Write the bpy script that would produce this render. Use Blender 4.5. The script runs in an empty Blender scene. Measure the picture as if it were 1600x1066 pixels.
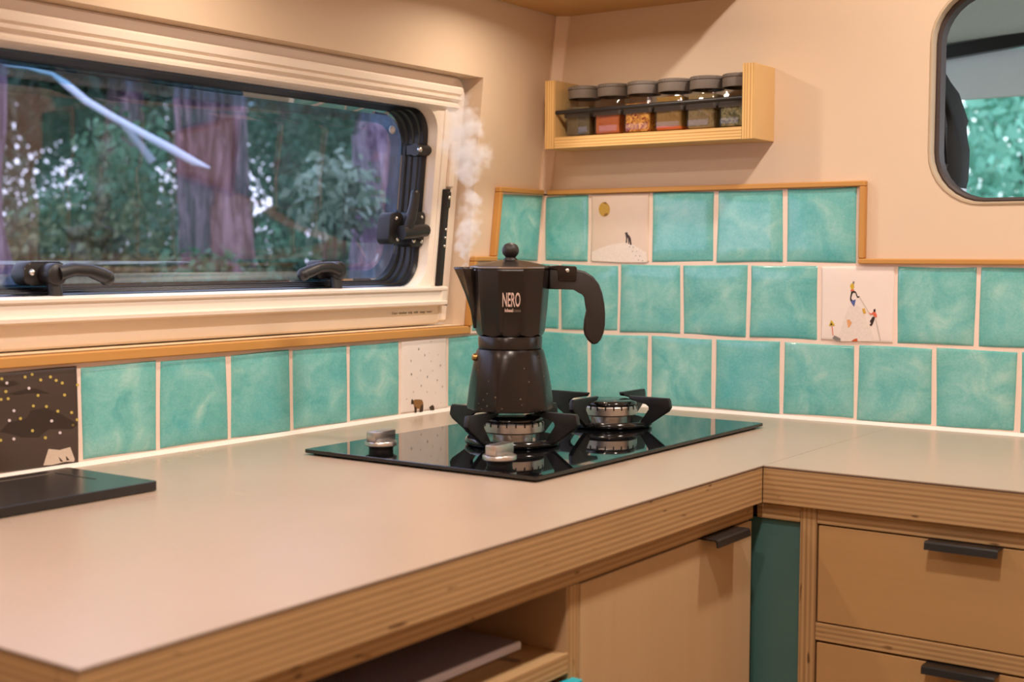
import bpy, bmesh, math, random
from mathutils import Vector, Matrix
sc = bpy.context.scene
COL = sc.collection
R = math.radians

# ------------------------------------------------------------------ camera, world, lights, exposure
cam_d = bpy.data.cameras.new('camera'); cam = bpy.data.objects.new('camera', cam_d); COL.objects.link(cam)
CAM = Vector((1.1732, -1.7083, 0.223)); YAW, PITCH, ROLL = -0.6165, -0.0643, 0.0032
fw = Vector((math.cos(PITCH)*math.sin(YAW), math.cos(PITCH)*math.cos(YAW), math.sin(PITCH)))
r0 = fw.cross(Vector((0, 0, 1))).normalized(); u0 = r0.cross(fw)
rr = r0*math.cos(ROLL)+u0*math.sin(ROLL); uu = -r0*math.sin(ROLL)+u0*math.cos(ROLL)
cam.matrix_world = Matrix(((rr.x, uu.x, -fw.x, CAM.x), (rr.y, uu.y, -fw.y, CAM.y), (rr.z, uu.z, -fw.z, CAM.z), (0, 0, 0, 1)))
cam_d.sensor_width = 36; cam_d.lens = 2076.2*36/1600; cam_d.clip_start = .02; cam_d.clip_end = 200
cam_d.dof.use_dof = True; cam_d.dof.focus_distance = 1.62; cam_d.dof.aperture_fstop = 6.3
sc.camera = cam

world = bpy.data.worlds.new('sky'); sc.world = world; world.use_nodes = True
wn = world.node_tree.nodes; wl = world.node_tree.links
bg = wn['Background']
tc = wn.new('ShaderNodeTexCoord'); sep = wn.new('ShaderNodeSeparateXYZ'); ramp = wn.new('ShaderNodeValToRGB')
wl.new(tc.outputs['Generated'], sep.inputs[0]); wl.new(sep.outputs['Z'], ramp.inputs[0]); wl.new(ramp.outputs[0], bg.inputs[0])
ramp.color_ramp.elements[0].color = (.80, .90, 1.0, 1); ramp.color_ramp.elements[1].color = (.62, .78, 1.0, 1)
bg.inputs[1].default_value = 2.6

WARM = (1.0, .90, .81)
def area_light(name, loc, energy, size, size_y=None, color=WARM, spread=180, rot=(0, 0, 0), shape='DISK'):
    l = bpy.data.lights.new(name, 'AREA'); l.energy = energy; l.color = color; l.shape = shape if size_y is None else 'RECTANGLE'
    l.size = size
    if size_y: l.size_y = size_y
    l.spread = R(spread)
    o = bpy.data.objects.new(name, l); o.location = loc; o.rotation_euler = rot; COL.objects.link(o); return o
CEIL_Z = 1.08
CEIL_SPOTS = [(.92, -.42), (.92, -1.30), (.92, -2.2)]
PUCKS = [(.20, -.25), (.20, -.75), (.20, -1.30)]
for x, y in CEIL_SPOTS: area_light('ceiling_spot', (x, y, CEIL_Z-.012), 8.0, .09)
for x, y in PUCKS: area_light('cupboard_spot', (x, y, .581), .86, .03, color=(1.0, .83, .66), spread=165)
sc.view_settings.view_transform = 'Standard'; sc.view_settings.look = 'None'
sc.view_settings.exposure = 0.27; sc.view_settings.gamma = 1.0; sc.view_settings.use_curve_mapping = False
sc.cycles.max_bounces = 10; sc.cycles.diffuse_bounces = 5; sc.cycles.transparent_max_bounces = 16
sc.cycles.volume_bounces = 2; sc.cycles.caustics_reflective = False; sc.cycles.caustics_refractive = False

# ------------------------------------------------------------------ materials
def srgb(*c): return tuple(((v/255)/12.92 if v/255 <= .04045 else ((v/255+.055)/1.055)**2.4) for v in c)
class N:                                             # small node-graph helper
    def __init__(s, name):
        s.m = bpy.data.materials.new(name); s.m.use_nodes = True; s.t = s.m.node_tree; s.n = s.t.nodes; s.l = s.t.links
        s.b = s.n['Principled BSDF']; s.out = s.n['Material Output']
    def add(s, kind, **kw):
        nd = s.n.new(kind)
        for k, v in kw.items(): setattr(nd, k, v)
        return nd
    def link(s, a, b): s.l.new(a, b)
    def val(s, sock, v):
        if hasattr(v, 'is_output'): s.l.new(v, sock)
        else: sock.default_value = v
    def coord(s, scale=(1, 1, 1), which='Object'):
        tc = s.add('ShaderNodeTexCoord'); mp = s.add('ShaderNodeMapping'); mp.inputs['Scale'].default_value = scale
        s.link(tc.outputs[which], mp.inputs[0]); return mp.outputs[0]
    def noise(s, vec, scale, detail=3, rough=.5, dist=0):
        n = s.add('ShaderNodeTexNoise'); s.link(vec, n.inputs['Vector']); n.inputs['Scale'].default_value = scale
        n.inputs['Detail'].default_value = detail; n.inputs['Roughness'].default_value = rough; n.inputs['Distortion'].default_value = dist
        return n.outputs['Fac']
    def math(s, op, a, b=0.0, c=0.0):
        n = s.add('ShaderNodeMath', operation=op); s.val(n.inputs[0], a); s.val(n.inputs[1], b); s.val(n.inputs[2], c); return n.outputs[0]
    def ramp(s, fac, stops):
        n = s.add('ShaderNodeValToRGB'); s.link(fac, n.inputs[0]); e = n.color_ramp.elements
        while len(e) < len(stops): e.new(.5)
        for el, (p, c) in zip(e, stops): el.position = p; el.color = (*c, 1)
        return n.outputs[0]
    def mix(s, fac, a, b, mode='MIX'):
        n = s.add('ShaderNodeMix', data_type='RGBA', blend_type=mode); s.val(n.inputs['Factor'], fac)
        for k, v in (('A', a), ('B', b)):
            sock = [i for i in n.inputs if i.name == k and i.type == 'RGBA'][0]
            if hasattr(v, 'is_output'): s.l.new(v, sock)
            else: sock.default_value = (*v, 1)
        return [o for o in n.outputs if o.type == 'RGBA'][0]
    def bump(s, h, strength=.2, dist=.001):
        n = s.add('ShaderNodeBump'); n.inputs['Strength'].default_value = strength; n.inputs['Distance'].default_value = dist
        s.link(h, n.inputs['Height']); s.link(n.outputs[0], s.b.inputs['Normal'])
    def base(s, c):
        if hasattr(c, 'is_output'): s.l.new(c, s.b.inputs['Base Color'])
        else: s.b.inputs['Base Color'].default_value = (*c, 1)
    def set(s, rough=.5, metal=0, spec=.5, coat=0, coat_rough=.1):
        s.b.inputs['Roughness'].default_value = rough; s.b.inputs['Metallic'].default_value = metal
        s.b.inputs['Specular IOR Level'].default_value = spec; s.b.inputs['Coat Weight'].default_value = coat
        s.b.inputs['Coat Roughness'].default_value = coat_rough
def plain(name, c, rough=.5, metal=0, spec=.5, var=.08, vs=30, bump=0, bs=200, coat=0):
    m = N(name); v = m.coord()
    n = m.noise(v, vs, 3)
    m.base(m.mix(n, tuple(x*(1-var) for x in c), tuple(min(1, x*(1+var)) for x in c)))
    m.set(rough, metal, spec, coat)
    if bump: m.bump(m.noise(v, bs, 2), bump, .0006)
    return m.m
def ply_edge(name, axis, period=.0026, light=(.52, .325, .155), dark=(.30, .165, .07)):
    """end grain of birch plywood: alternating plies stacked along one axis, with stretched grain"""
    m = N(name)
    sc3 = [2.5, 2.5, 2.5]; sc3[axis] = 120
    v = m.coord(tuple(sc3)); streak = m.noise(v, 3, 4, .6)
    w = m.coord((1, 1, 1)); sp = m.add('ShaderNodeSeparateXYZ'); m.link(w, sp.inputs[0])
    wob = m.noise(m.coord((2, 2, 2)), 2, 2)
    h = m.math('MULTIPLY_ADD', sp.outputs[axis], 1/period, m.math('MULTIPLY', wob, .5))
    tri = m.math('PINGPONG', h, 1.0)
    st = m.math('SMOOTHSTEP', tri, .0, 1.0) if False else m.math('MULTIPLY_ADD', tri, .56, m.math('MULTIPLY', streak, .68))
    c = m.ramp(st, [(.22, dark), (.55, tuple(.55*a+.45*b for a, b in zip(light, dark))), (.85, light)])
    knots = m.ramp(m.noise(m.coord(tuple(90 if i == axis else 22 for i in range(3))), 1.6, 1), [(.215, (.35, .3, .28)), (.28, (1, 1, 1))])
    m.base(m.mix(1.0, c, knots, 'MULTIPLY')); m.set(.55, 0, .3); m.bump(st, .15, .0005); return m.m
def veneer(name, axis, c1, c2, scale=1.0):
    m = N(name); s3 = [38*scale]*3; s3[axis] = 1.6*scale
    n = m.noise(m.coord(tuple(s3)), 1.0, 5, .55, .4); f = m.noise(m.coord(tuple(x*9 for x in s3)), 1, 2)
    m.base(m.mix(m.math('MULTIPLY_ADD', f, .25, m.math('MULTIPLY', n, .8)), c1, c2)); m.set(.5, 0, .35); m.bump(f, .06, .0004); return m.m

WALL = plain('wall_cream', (.71, .55, .405), .6, spec=.25, var=.03, vs=6, bump=.12, bs=900)
REVEAL = plain('reveal_cream', (.80, .61, .40), .55, spec=.25, var=.03)
GROUT = plain('grout', (.84, .66, .56), .8, var=.05, vs=60, bump=.3, bs=700)
SEALANT = plain('sealant', (.82, .75, .69), .45, var=.03)
WHITE_PLASTIC = plain('white_plastic', (.84, .73, .63), .38, var=.02, vs=8, bump=.04, bs=600)
BLACK_PLASTIC = plain('black_plastic', (.013, .011, .011), .42, var=.3, vs=40, bump=.1, bs=500)
RUBBER = plain('rubber_black', (.012, .012, .014), .33, var=.2)
OAK = veneer('oak_trim_y', 1, (.44, .205, .05), (.62, .32, .095))
OAK_X = veneer('oak_trim_x', 0, (.44, .205, .05), (.62, .32, .095))
OAK_Z = veneer('oak_trim_z', 2, (.44, .205, .05), (.62, .32, .095))
PLY_H = ply_edge('ply_edge_stacked', 2)
PLY_X = ply_edge('ply_edge_across', 0)
PLY_Y = ply_edge('ply_edge_along', 1)
RACK_X = ply_edge('rack_ply_edge_x', 0, .0021, (.78, .51, .21), (.46, .23, .065))
RACK_Z = ply_edge('rack_ply_edge_z', 2, .0021, (.78, .51, .21), (.46, .23, .065))
BIRCH_Z = veneer('birch_upright', 2, (.50, .32, .17), (.60, .41, .23), .5)
BIRCH_X = veneer('birch_across', 0, (.44, .25, .105), (.53, .315, .14), .4)
BIRCH_RACK = veneer('birch_rack', 0, (.60, .38, .16), (.68, .45, .20), .4)
CUPBOARD = veneer('cupboard_wood', 1, (.50, .28, .10), (.60, .36, .14), .5)
STEEL = plain('satin_metal', (.62, .57, .54), .33, 1.0, var=.06, vs=90)
SCREW = plain('screw_metal', (.7, .66, .6), .25, 1.0)
BRASS = plain('brass', (.42, .24, .08), .35, 1.0)
ENAMEL = plain('black_enamel', (.008, .007, .007), .13, spec=.6, var=.3)
IRON = plain('cast_black', (.009, .008, .008), .36, var=.4, vs=120, bump=.25, bs=500)
LID_GREY = plain('grey_lid', (.16, .13, .11), .55, var=.08)
TEALPANEL = plain('painted_teal_board', (.065, .155, .145), .5, var=.1)
CYAN = plain('cyan_board', (.02, .42, .50), .45)
HEADLINER = plain('headliner_grey', (.66, .70, .72), .9, spec=.1, var=.12, vs=300, bump=.3, bs=900)
VISOR = plain('visor_grey', (.74, .80, .83), .8, spec=.1, var=.05)
SEATCLOTH = plain('seat_cloth', (.010, .009, .009), .85, var=.4, vs=400, bump=.5, bs=900)
FLOORM = veneer('floor_board', 1, (.20, .13, .08), (.28, .19, .12), .4)
INK = plain('print_ink', (.02, .012, .01), .6)
PRINT_COLS = {'peak': (.76, .66, .60), 'yellow': (.62, .42, .03), 'grey': (.22, .20, .18), 'red': (.72, .14, .07), 'dark': (.035, .02, .02),
  'blue': (.09, .12, .34), 'ochre': (.62, .36, .06), 'tan': (.72, .36, .16), 'redd': (.58, .09, .02), 'line': (.45, .40, .37), 'brown': (.26, .12, .035),
  'darkb': (.045, .02, .01), 'snow': (.80, .69, .61), 'gold': (.52, .31, .035), 'goldd': (.25, .13, .015), 'tent': (.62, .50, .40), 'cloud': (.032, .018, .013),
  'star': (.55, .42, .10), 'white': (.70, .60, .62)}
PRINTM = {k: plain('print_'+k, v, .35, var=.12, vs=300) for k, v in PRINT_COLS.items()}

def worktop_mat():
    m = N('worktop_laminate'); v = m.coord()
    n = m.noise(v, 5, 4); f = m.noise(v, 160, 3, .6)
    m.base(m.mix(m.math('MULTIPLY_ADD', f, .35, m.math('MULTIPLY', n, .65)), (.40, .295, .22), (.48, .36, .275)))
    m.set(.42, 0, .42); m.bump(f, .05, .0004)
    m.link(m.math('MULTIPLY_ADD', n, .16, .22), m.b.inputs['Roughness']); return m.m
WORKTOP = worktop_mat()
WORKCORE = plain('laminate_core', (.10, .055, .035), .6)

def glaze_mat():
    m = N('teal_glaze'); v = m.coord()
    oi = m.add('ShaderNodeObjectInfo'); rnd = oi.outputs['Random']
    off = m.add('ShaderNodeVectorMath', operation='ADD'); m.link(v, off.inputs[0])
    cmb = m.add('ShaderNodeCombineXYZ'); [m.link(m.math('MULTIPLY', rnd, k), cmb.inputs[i]) for i, k in enumerate((7., 13., 5.))]
    m.link(cmb.outputs[0], off.inputs[1]); p = off.outputs[0]
    big = m.noise(p, 26, 4, .55, .6); fine = m.noise(p, 260, 4, .65)
    at = m.add('ShaderNodeAttribute', attribute_name='edge')
    base = m.ramp(big, [(.30, (.11, .42, .42)), (.44, (.18, .51, .49)), (.57, (.26, .58, .54)), (.72, (.42, .67, .61))])
    blue = m.mix(m.math('MULTIPLY', m.ramp(m.noise(p, 11, 2), [(.4, (0, 0, 0)), (.65, (1, 1, 1))]), m.math('MULTIPLY_ADD', rnd, .8, .1)), base, (.11, .46, .485))
    pooled = m.mix(m.math('MULTIPLY', at.outputs['Fac'], .55), blue, (.09, .37, .34))
    vor = m.add('ShaderNodeTexVoronoi', feature='DISTANCE_TO_EDGE'); m.link(p, vor.inputs['Vector']); vor.inputs['Scale'].default_value = 210
    crk = m.ramp(vor.outputs['Distance'], [(.0, (.80, .84, .84)), (.045, (1, 1, 1))])
    c = m.mix(1.0, pooled, crk, 'MULTIPLY')
    c = m.mix(m.math('MULTIPLY', m.math('SUBTRACT', fine, .45), .5), c, (.5, .72, .66))
    m.base(c); m.set(.13, 0, .5, .3, .05); m.bump(m.math('ADD', big, m.math('MULTIPLY', fine, .06)), .25, .0012); return m.m
GLAZE = glaze_mat()
TILE_WHITE = plain('tile_white', (.83, .72, .66), .3, var=.03, vs=60)
TILE_SAND = plain('tile_sand', (.72, .57, .46), .32, var=.04, vs=60)
def night_mat():
    m = N('tile_night'); n = m.noise(m.coord((1, 18, 40)), 1.5, 4); m.base(m.mix(n, (.04, .024, .017), (.085, .055, .042))); m.set(.35); return m.m
TILE_NIGHT = night_mat()

def pane_mat(name, tint, refl0=.05, mult=1.0, rough=0.0):
    """clear sheet: tinted straight-through light plus a mirror term growing towards grazing angles"""
    m = N(name); m.n.remove(m.b)
    g = m.add('ShaderNodeNewGeometry'); d = m.add('ShaderNodeVectorMath', operation='DOT_PRODUCT')
    m.link(g.outputs['Incoming'], d.inputs[0]); m.link(g.outputs['Normal'], d.inputs[1])
    k = m.math('POWER', m.math('SUBTRACT', 1.0, m.math('ABSOLUTE', d.outputs['Value'])), 5.0)
    f = m.math('MINIMUM', m.math('MULTIPLY_ADD', k, mult*(1-refl0), refl0), 1.0)
    tr = m.add('ShaderNodeBsdfTransparent'); tr.inputs[0].default_value = (*tint, 1)
    gl = m.add('ShaderNodeBsdfGlossy'); gl.inputs['Roughness'].default_value = rough; gl.inputs[0].default_value = (1, 1, 1, 1)
    mx = m.add('ShaderNodeMixShader'); m.link(f, mx.inputs[0]); m.link(tr.outputs[0], mx.inputs[1]); m.link(gl.outputs[0], mx.inputs[2])
    m.link(mx.outputs[0], m.out.inputs[0]); return m.m
ACRYLIC = pane_mat('window_acrylic', (.86, .83, .93), .06)
RIM = pane_mat('acrylic_rim', (.50, .66, .78), .08, 1.0, .4)  # blue tint stands in for sky reflected along the curved rim
JAR_GLASS = pane_mat('jar_glass', (.975, .985, .975), .05, .8, .02)
HOB_GLASS = plain('hob_black_glass', (.004, .004, .005), .03, spec=.75, var=.2)

def spice_mat(name, c1, c2, scale=500, layer=None):
    m = N(name); v = m.coord(); vor = m.add('ShaderNodeTexVoronoi'); m.link(v, vor.inputs['Vector']); vor.inputs['Scale'].default_value = scale
    c = m.mix(vor.outputs['Color'], c1, c2)
    sp = m.add('ShaderNodeSeparateColor'); m.link(vor.outputs['Color'], sp.inputs[0]); c = m.mix(sp.outputs[0], c1, c2)
    if layer:
        z = m.add('ShaderNodeSeparateXYZ'); m.link(v, z.inputs[0])
        c = m.mix(m.math('LESS_THAN', m.math('MULTIPLY_ADD', m.noise(v, 60, 2), .006, z.outputs[2]), layer[0]), c, layer[1])
    m.base(c); m.set(.9, 0, .1); return m.m

def pot_mat():
    m = N('moka_black'); v = m.coord(); n = m.noise(v, 500, 2); s = m.noise(v, 130, 1)
    c = m.mix(n, (.014, .010, .0085), (.034, .024, .020))
    vo = m.add('ShaderNodeTexVoronoi'); m.link(v, vo.inputs['Vector']); vo.inputs['Scale'].default_value = 140
    z = m.add('ShaderNodeSeparateXYZ'); m.link(v, z.inputs[0])
    low = m.ramp(m.math('MULTIPLY', z.outputs[2], 8.0), [(.0, (1, 1, 1)), (.65, (0, 0, 0))])
    sp = m.math('MULTIPLY', m.math('LESS_THAN', vo.outputs['Distance'], .13), m.math('GREATER_THAN', s, .52))
    c = m.mix(m.math('MULTIPLY', sp, m.math('MULTIPLY', low, .5)), c, (.45, .36, .28))
    m.base(c); m.set(.25, .45, .6); m.bump(n, .10, .0003); return m.m
MOKA = pot_mat()
MOKA_RIM = plain('worn_rim', (.30, .24, .20), .3, .9)
BAKELITE = plain('handle_black', (.018, .011, .0085), .5, var=.25, vs=400, bump=.12, bs=900)
LOGO = plain('logo_print', (.60, .42, .36), .5, var=.03)

def bark(name, a, b):
    m = N(name); n = m.noise(m.coord((9, 9, 1.1)), 2.4, 7, .7, 1.0); m.base(m.ramp(n, [(.33, tuple(.35*x for x in a)), (.47, a), (.66, b)])); m.set(.9, 0, .1); m.bump(n, .9, .03); return m.m
def leafm(name, a, b):
    m = N(name); v = m.coord(); n = m.noise(v, 2.2, 3); f = m.noise(v, 23, 1)
    m.base(m.mix(m.math('MULTIPLY_ADD', f, .6, m.math('MULTIPLY', n, .5)), a, b)); m.set(.6, 0, .25)
    m.b.inputs['Transmission Weight'].default_value = 0; return m.m

# ------------------------------------------------------------------ geometry helpers
def xt(z): return 0.0 if z <= .107 else .003+.104*(z-.107)      # tile face of the left wall, which leans inwards above the sill
XT = Vector((0, 0, 0))
class MB:
    def __init__(s): s.bm = bmesh.new()
    def box(s, x0, x1, y0, y1, z0, z1, bev=0.0, seg=1, f=None):
        vs = [s.bm.verts.new((x, y, z)) for x in (x0, x1) for y in (y0, y1) for z in (z0, z1)]
        fs = [s.bm.faces.new([vs[i] for i in q]) for q in ((0, 1, 3, 2), (4, 6, 7, 5), (0, 4, 5, 1), (2, 3, 7, 6), (0, 2, 6, 4), (1, 5, 7, 3))]
        if bev:
            es = list({e for fc in fs for e in fc.edges})
            r = bmesh.ops.bevel(s.bm, geom=es, offset=bev, segments=seg, profile=.5, affect='EDGES')
            vs = list({v for fc in r['faces'] for v in fc.verts})
        if f:
            for v in vs: v.co = f(v.co)
        return s
    def prism(s, pts, d0, d1, fn, bev=0.0):
        """pts: 2-D outline; fn(a, b, d) -> point; extruded from d0 to d1"""
        A = [s.bm.verts.new(fn(a, b, d0)) for a, b in pts]; B = [s.bm.verts.new(fn(a, b, d1)) for a, b in pts]; n = len(pts)
        f0 = s.bm.faces.new(A[::-1]); f1 = s.bm.faces.new(B)
        for i in range(n): s.bm.faces.new([A[i], A[(i+1) % n], B[(i+1) % n], B[i]])
        if bev: bmesh.ops.bevel(s.bm, geom=list(f0.edges)+list(f1.edges), offset=bev, segments=2, profile=.5, affect='EDGES')
        return s
    def lathe(s, prof, n=32, c=(0, 0, 0), cap=True, rad=None):
        """prof: list of (r, z); rad(angle, k) optional radius factor"""
        rings = []
        for k, (r, z) in enumerate(prof):
            rings.append([s.bm.verts.new((c[0]+r*(rad(2*math.pi*i/n, k) if rad else 1)*math.cos(2*math.pi*i/n), c[1]+r*(rad(2*math.pi*i/n, k) if rad else 1)*math.sin(2*math.pi*i/n), c[2]+z)) for i in range(n)])
        for a, b in zip(rings, rings[1:]):
            for i in range(n): s.bm.faces.new([a[i], a[(i+1) % n], b[(i+1) % n], b[i]])
        if cap: s.bm.faces.new(rings[0][::-1]); s.bm.faces.new(rings[-1])
        return s
    def tube(s, pts, rad, n=10, flat=1.0):
        pts = [Vector(p) for p in pts]; rings = []
        up = Vector((0, 0, 1))
        for i, p in enumerate(pts):
            t = (pts[min(i+1, len(pts)-1)]-pts[max(i-1, 0)]).normalized()
            a = t.cross(up)
            if a.length < 1e-3: a = t.cross(Vector((1, 0, 0)))
            a.normalize(); b = a.cross(t); r = rad[i] if isinstance(rad, (list, tuple)) else rad
            rings.append([s.bm.verts.new(p+a*r*math.cos(2*math.pi*k/n)+b*r*flat*math.sin(2*math.pi*k/n)) for k in range(n)])
        for a, b in zip(rings, rings[1:]):
            for i in range(n): s.bm.faces.new([a[i], a[(i+1) % n], b[(i+1) % n], b[i]])
        s.bm.faces.new(rings[0][::-1]); s.bm.faces.new(rings[-1]); return s
    def sphere(s, c, r, u=16, v=10, sq=(1, 1, 1)):
        res = bmesh.ops.create_uvsphere(s.bm, u_segments=u, v_segments=v, radius=r)
        for w in res['verts']: w.co = Vector((w.co.x*sq[0]+c[0], w.co.y*sq[1]+c[1], w.co.z*sq[2]+c[2]))
        return s
    def apply(s, f):
        for v in s.bm.verts: v.co = f(v.co)
        return s
    def build(s, name, mat, parent=None, smooth=False, angle=40, bevel=0.0, local=False):
        bmesh.ops.recalc_face_normals(s.bm, faces=s.bm.faces)
        if parent is not None and not local:
            off = world_loc(parent)
            for v in s.bm.verts: v.co -= off
        me = bpy.data.meshes.new(name); s.bm.to_mesh(me); s.bm.free()
        if mat: me.materials.append(mat)
        if smooth:
            for p in me.polygons: p.use_smooth = True
            me.set_sharp_from_angle(angle=R(angle))
        o = bpy.data.objects.new(name, me); COL.objects.link(o)
        if parent is not None: o.parent = parent
        if bevel:
            md = o.modifiers.new('bevel', 'BEVEL'); md.width = bevel; md.segments = 2; md.limit_method = 'ANGLE'; md.angle_limit = R(35)
        return o
def world_loc(o):
    v = Vector((0, 0, 0))
    while o is not None: v += o.location; o = o.parent
    return v
def tag(o, label=None, cat=None, group=None, kind=None):
    for k, v in (('label', label), ('category', cat), ('group', group), ('kind', kind)):
        if v: o[k] = v
    return o
def thing(name, label, cat, loc=(0, 0, 0), group=None):
    o = bpy.data.objects.new(name, None); o.empty_display_size = .03; o.location = loc; COL.objects.link(o); return tag(o, label, cat, group)
def bx(name, mat, parent, *d, bev=0.0, f=None, **k): return MB().box(*d, bev=bev, f=f).build(name, mat, parent, **k)
def copy_tree(o, parent=None):
    c = o.copy(); COL.objects.link(c)
    if parent is not None: c.parent = parent
    for ch in list(o.children): copy_tree(ch, c)
    return c
def lean(p): return Vector((p.x+xt(p.z), p.y, p.z))             # x given as offset from the leaning tile face
def rrect(y0, y1, z0, z1, r, n=6):
    """rounded rectangle outline, counter-clockwise in (y, z)"""
    out = []
    for cy, cz, a0 in ((y1-r, z1-r, 0), (y0+r, z1-r, 90), (y0+r, z0+r, 180), (y1-r, z0+r, 270)):
        for i in range(n+1):
            a = R(a0+90*i/n); out.append((cy+r*math.cos(a), cz+r*math.sin(a)))
    return out
def ring_loft(loops, name, mat, parent, smooth=True, caps=False, f=None):
    """loops: lists of 3-D points of equal length, skinned one to the next"""
    m = MB(); L = [[m.bm.verts.new(p) for p in lp] for lp in loops]; n = len(L[0])
    for a, b in zip(L, L[1:]):
        for i in range(n): m.bm.faces.new([a[i], a[(i+1) % n], b[(i+1) % n], b[i]])
    if caps: m.bm.faces.new(L[0][::-1]); m.bm.faces.new(L[-1])
    if f: m.apply(f)
    return m.build(name, mat, parent, smooth=smooth, angle=45)

# ------------------------------------------------------------------ room shell
CUP_Z = .585
W0, W1 = -.072, -.008
wall_left = MB()
wall_left.box(-.072, -.008, -3.2, .06, -.9, .121)
lw = lambda y0, y1, z0, z1: wall_left.box(W0, W1, y0, y1, z0, z1, f=lean)
lw(-.172, .06, .1211, 1.09); lw(-3.2, -.172, .4755, 1.09); lw(-3.2, -1.235, .1211, .4755)
wall_left = tag(wall_left.build('wall_left', WALL, bevel=.0), kind='structure', label='cream left wall leaning inwards with a recessed window', cat='wall')
bx('window_sill', REVEAL, wall_left, -.066, -.007, -1.235, -.1725, .1212, .1217)
b = bx('sill_plug', OAK, wall_left, -.034, -.026, -.196, -.184, .1214, .1219)

def opening_outline(grow=0.0):
    x0, x1, z0, z1, r = .6135-grow, 1.45+grow, .2885-grow, .566+grow, .07+grow
    return [(a, b) for a, b in rrect(x0, x1, z0, z1, r, 8)]
wb = MB()
outer = [(-.10, -.9), (1.80, -.9), (1.80, 1.09), (-.10, 1.09)]
inner = opening_outline()
def hole_wall(bm, y):
    """one face of the back wall: the outline split round the opening"""
    def P(a, b): return bm.verts.new((a, y, b))
    ins = [P(*p) for p in inner]; n = len(ins)
    o = {k: P(*v) for k, v in dict(bl=(-.10, -.9), br=(1.80, -.9), tr=(1.80, 1.09), tl=(-.10, 1.09)).items()}
    q = n//4
    # inner loop order: right-top arc, left-top arc, left-bottom arc, right-bottom arc
    arcs = [ins[i*q:(i+1)*q] for i in range(4)]
    bm.faces.new([o['tr']]+arcs[0][::-1]); bm.faces.new([o['tl']]+arcs[1][::-1]); bm.faces.new([o['bl']]+arcs[2][::-1]); bm.faces.new([o['br']]+arcs[3][::-1])
    bm.faces.new([o['tr'], arcs[0][-1], arcs[1][0], o['tl']]); bm.faces.new([o['tl'], arcs[1][-1], arcs[2][0], o['bl']])
    bm.faces.new([o['bl'], arcs[2][-1], arcs[3][0], o['br']]); bm.faces.new([o['br'], arcs[3][-1], arcs[0][0], o['tr']])
    return ins
i0 = hole_wall(wb.bm, .007); i1 = hole_wall(wb.bm, .021)
for i in range(len(i0)): wb.bm.faces.new([i0[i], i0[(i+1) % len(i0)], i1[(i+1) % len(i0)], i1[i]])
wall_back = tag(wb.build('wall_back', WALL), kind='structure', label='cream partition wall behind the corner of the worktop', cat='wall')
floor = tag(bx('floor', FLOORM, None, -.08, 1.80, -3.25, .02, -.93, -.90), kind='structure', label='brown board floor of the van', cat='floor')
ceiling = tag(bx('ceiling', WALL, None, -.08, 1.80, -3.25, .02, CEIL_Z, CEIL_Z+.03), kind='structure', label='cream ceiling of the van', cat='ceiling')
wr = tag(bx('wall_right', WALL, None, 1.78, 1.82, -3.25, .02, -.93, 1.1), kind='structure', label='cream right wall behind the photographer', cat='wall')
wq = tag(bx('wall_rear', WALL, None, -.08, 1.80, -3.24, -3.2, -.93, 1.1), kind='structure', label='cream rear wall of the van', cat='wall')

# corner cover strip following the leaning wall
m = MB(); L = []
for z in (.318, .42, .52, .5848):
    xw = xt(z)-.008; k = (z-.318)/.267
    L.append([m.bm.verts.new(p) for p in ((xw, -.006, z), (xw+.004, -.0075, z), (xw+.013+.006*k, .0035, z), (xw+.014+.006*k, .0069, z), (xw, .0069, z))])
for a, b in zip(L, L[1:]):
    for i in range(5): m.bm.faces.new([a[i], a[(i+1) % 5], b[(i+1) % 5], b[i]])
m.bm.faces.new(L[0]); m.bm.faces.new(L[-1])
tag(m.build('trim_1', plain('corner_strip', (.84, .66, .52), .5, var=.03)), kind='structure', label='pale cover strip up the wall corner above the tiles', cat='trim')

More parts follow.
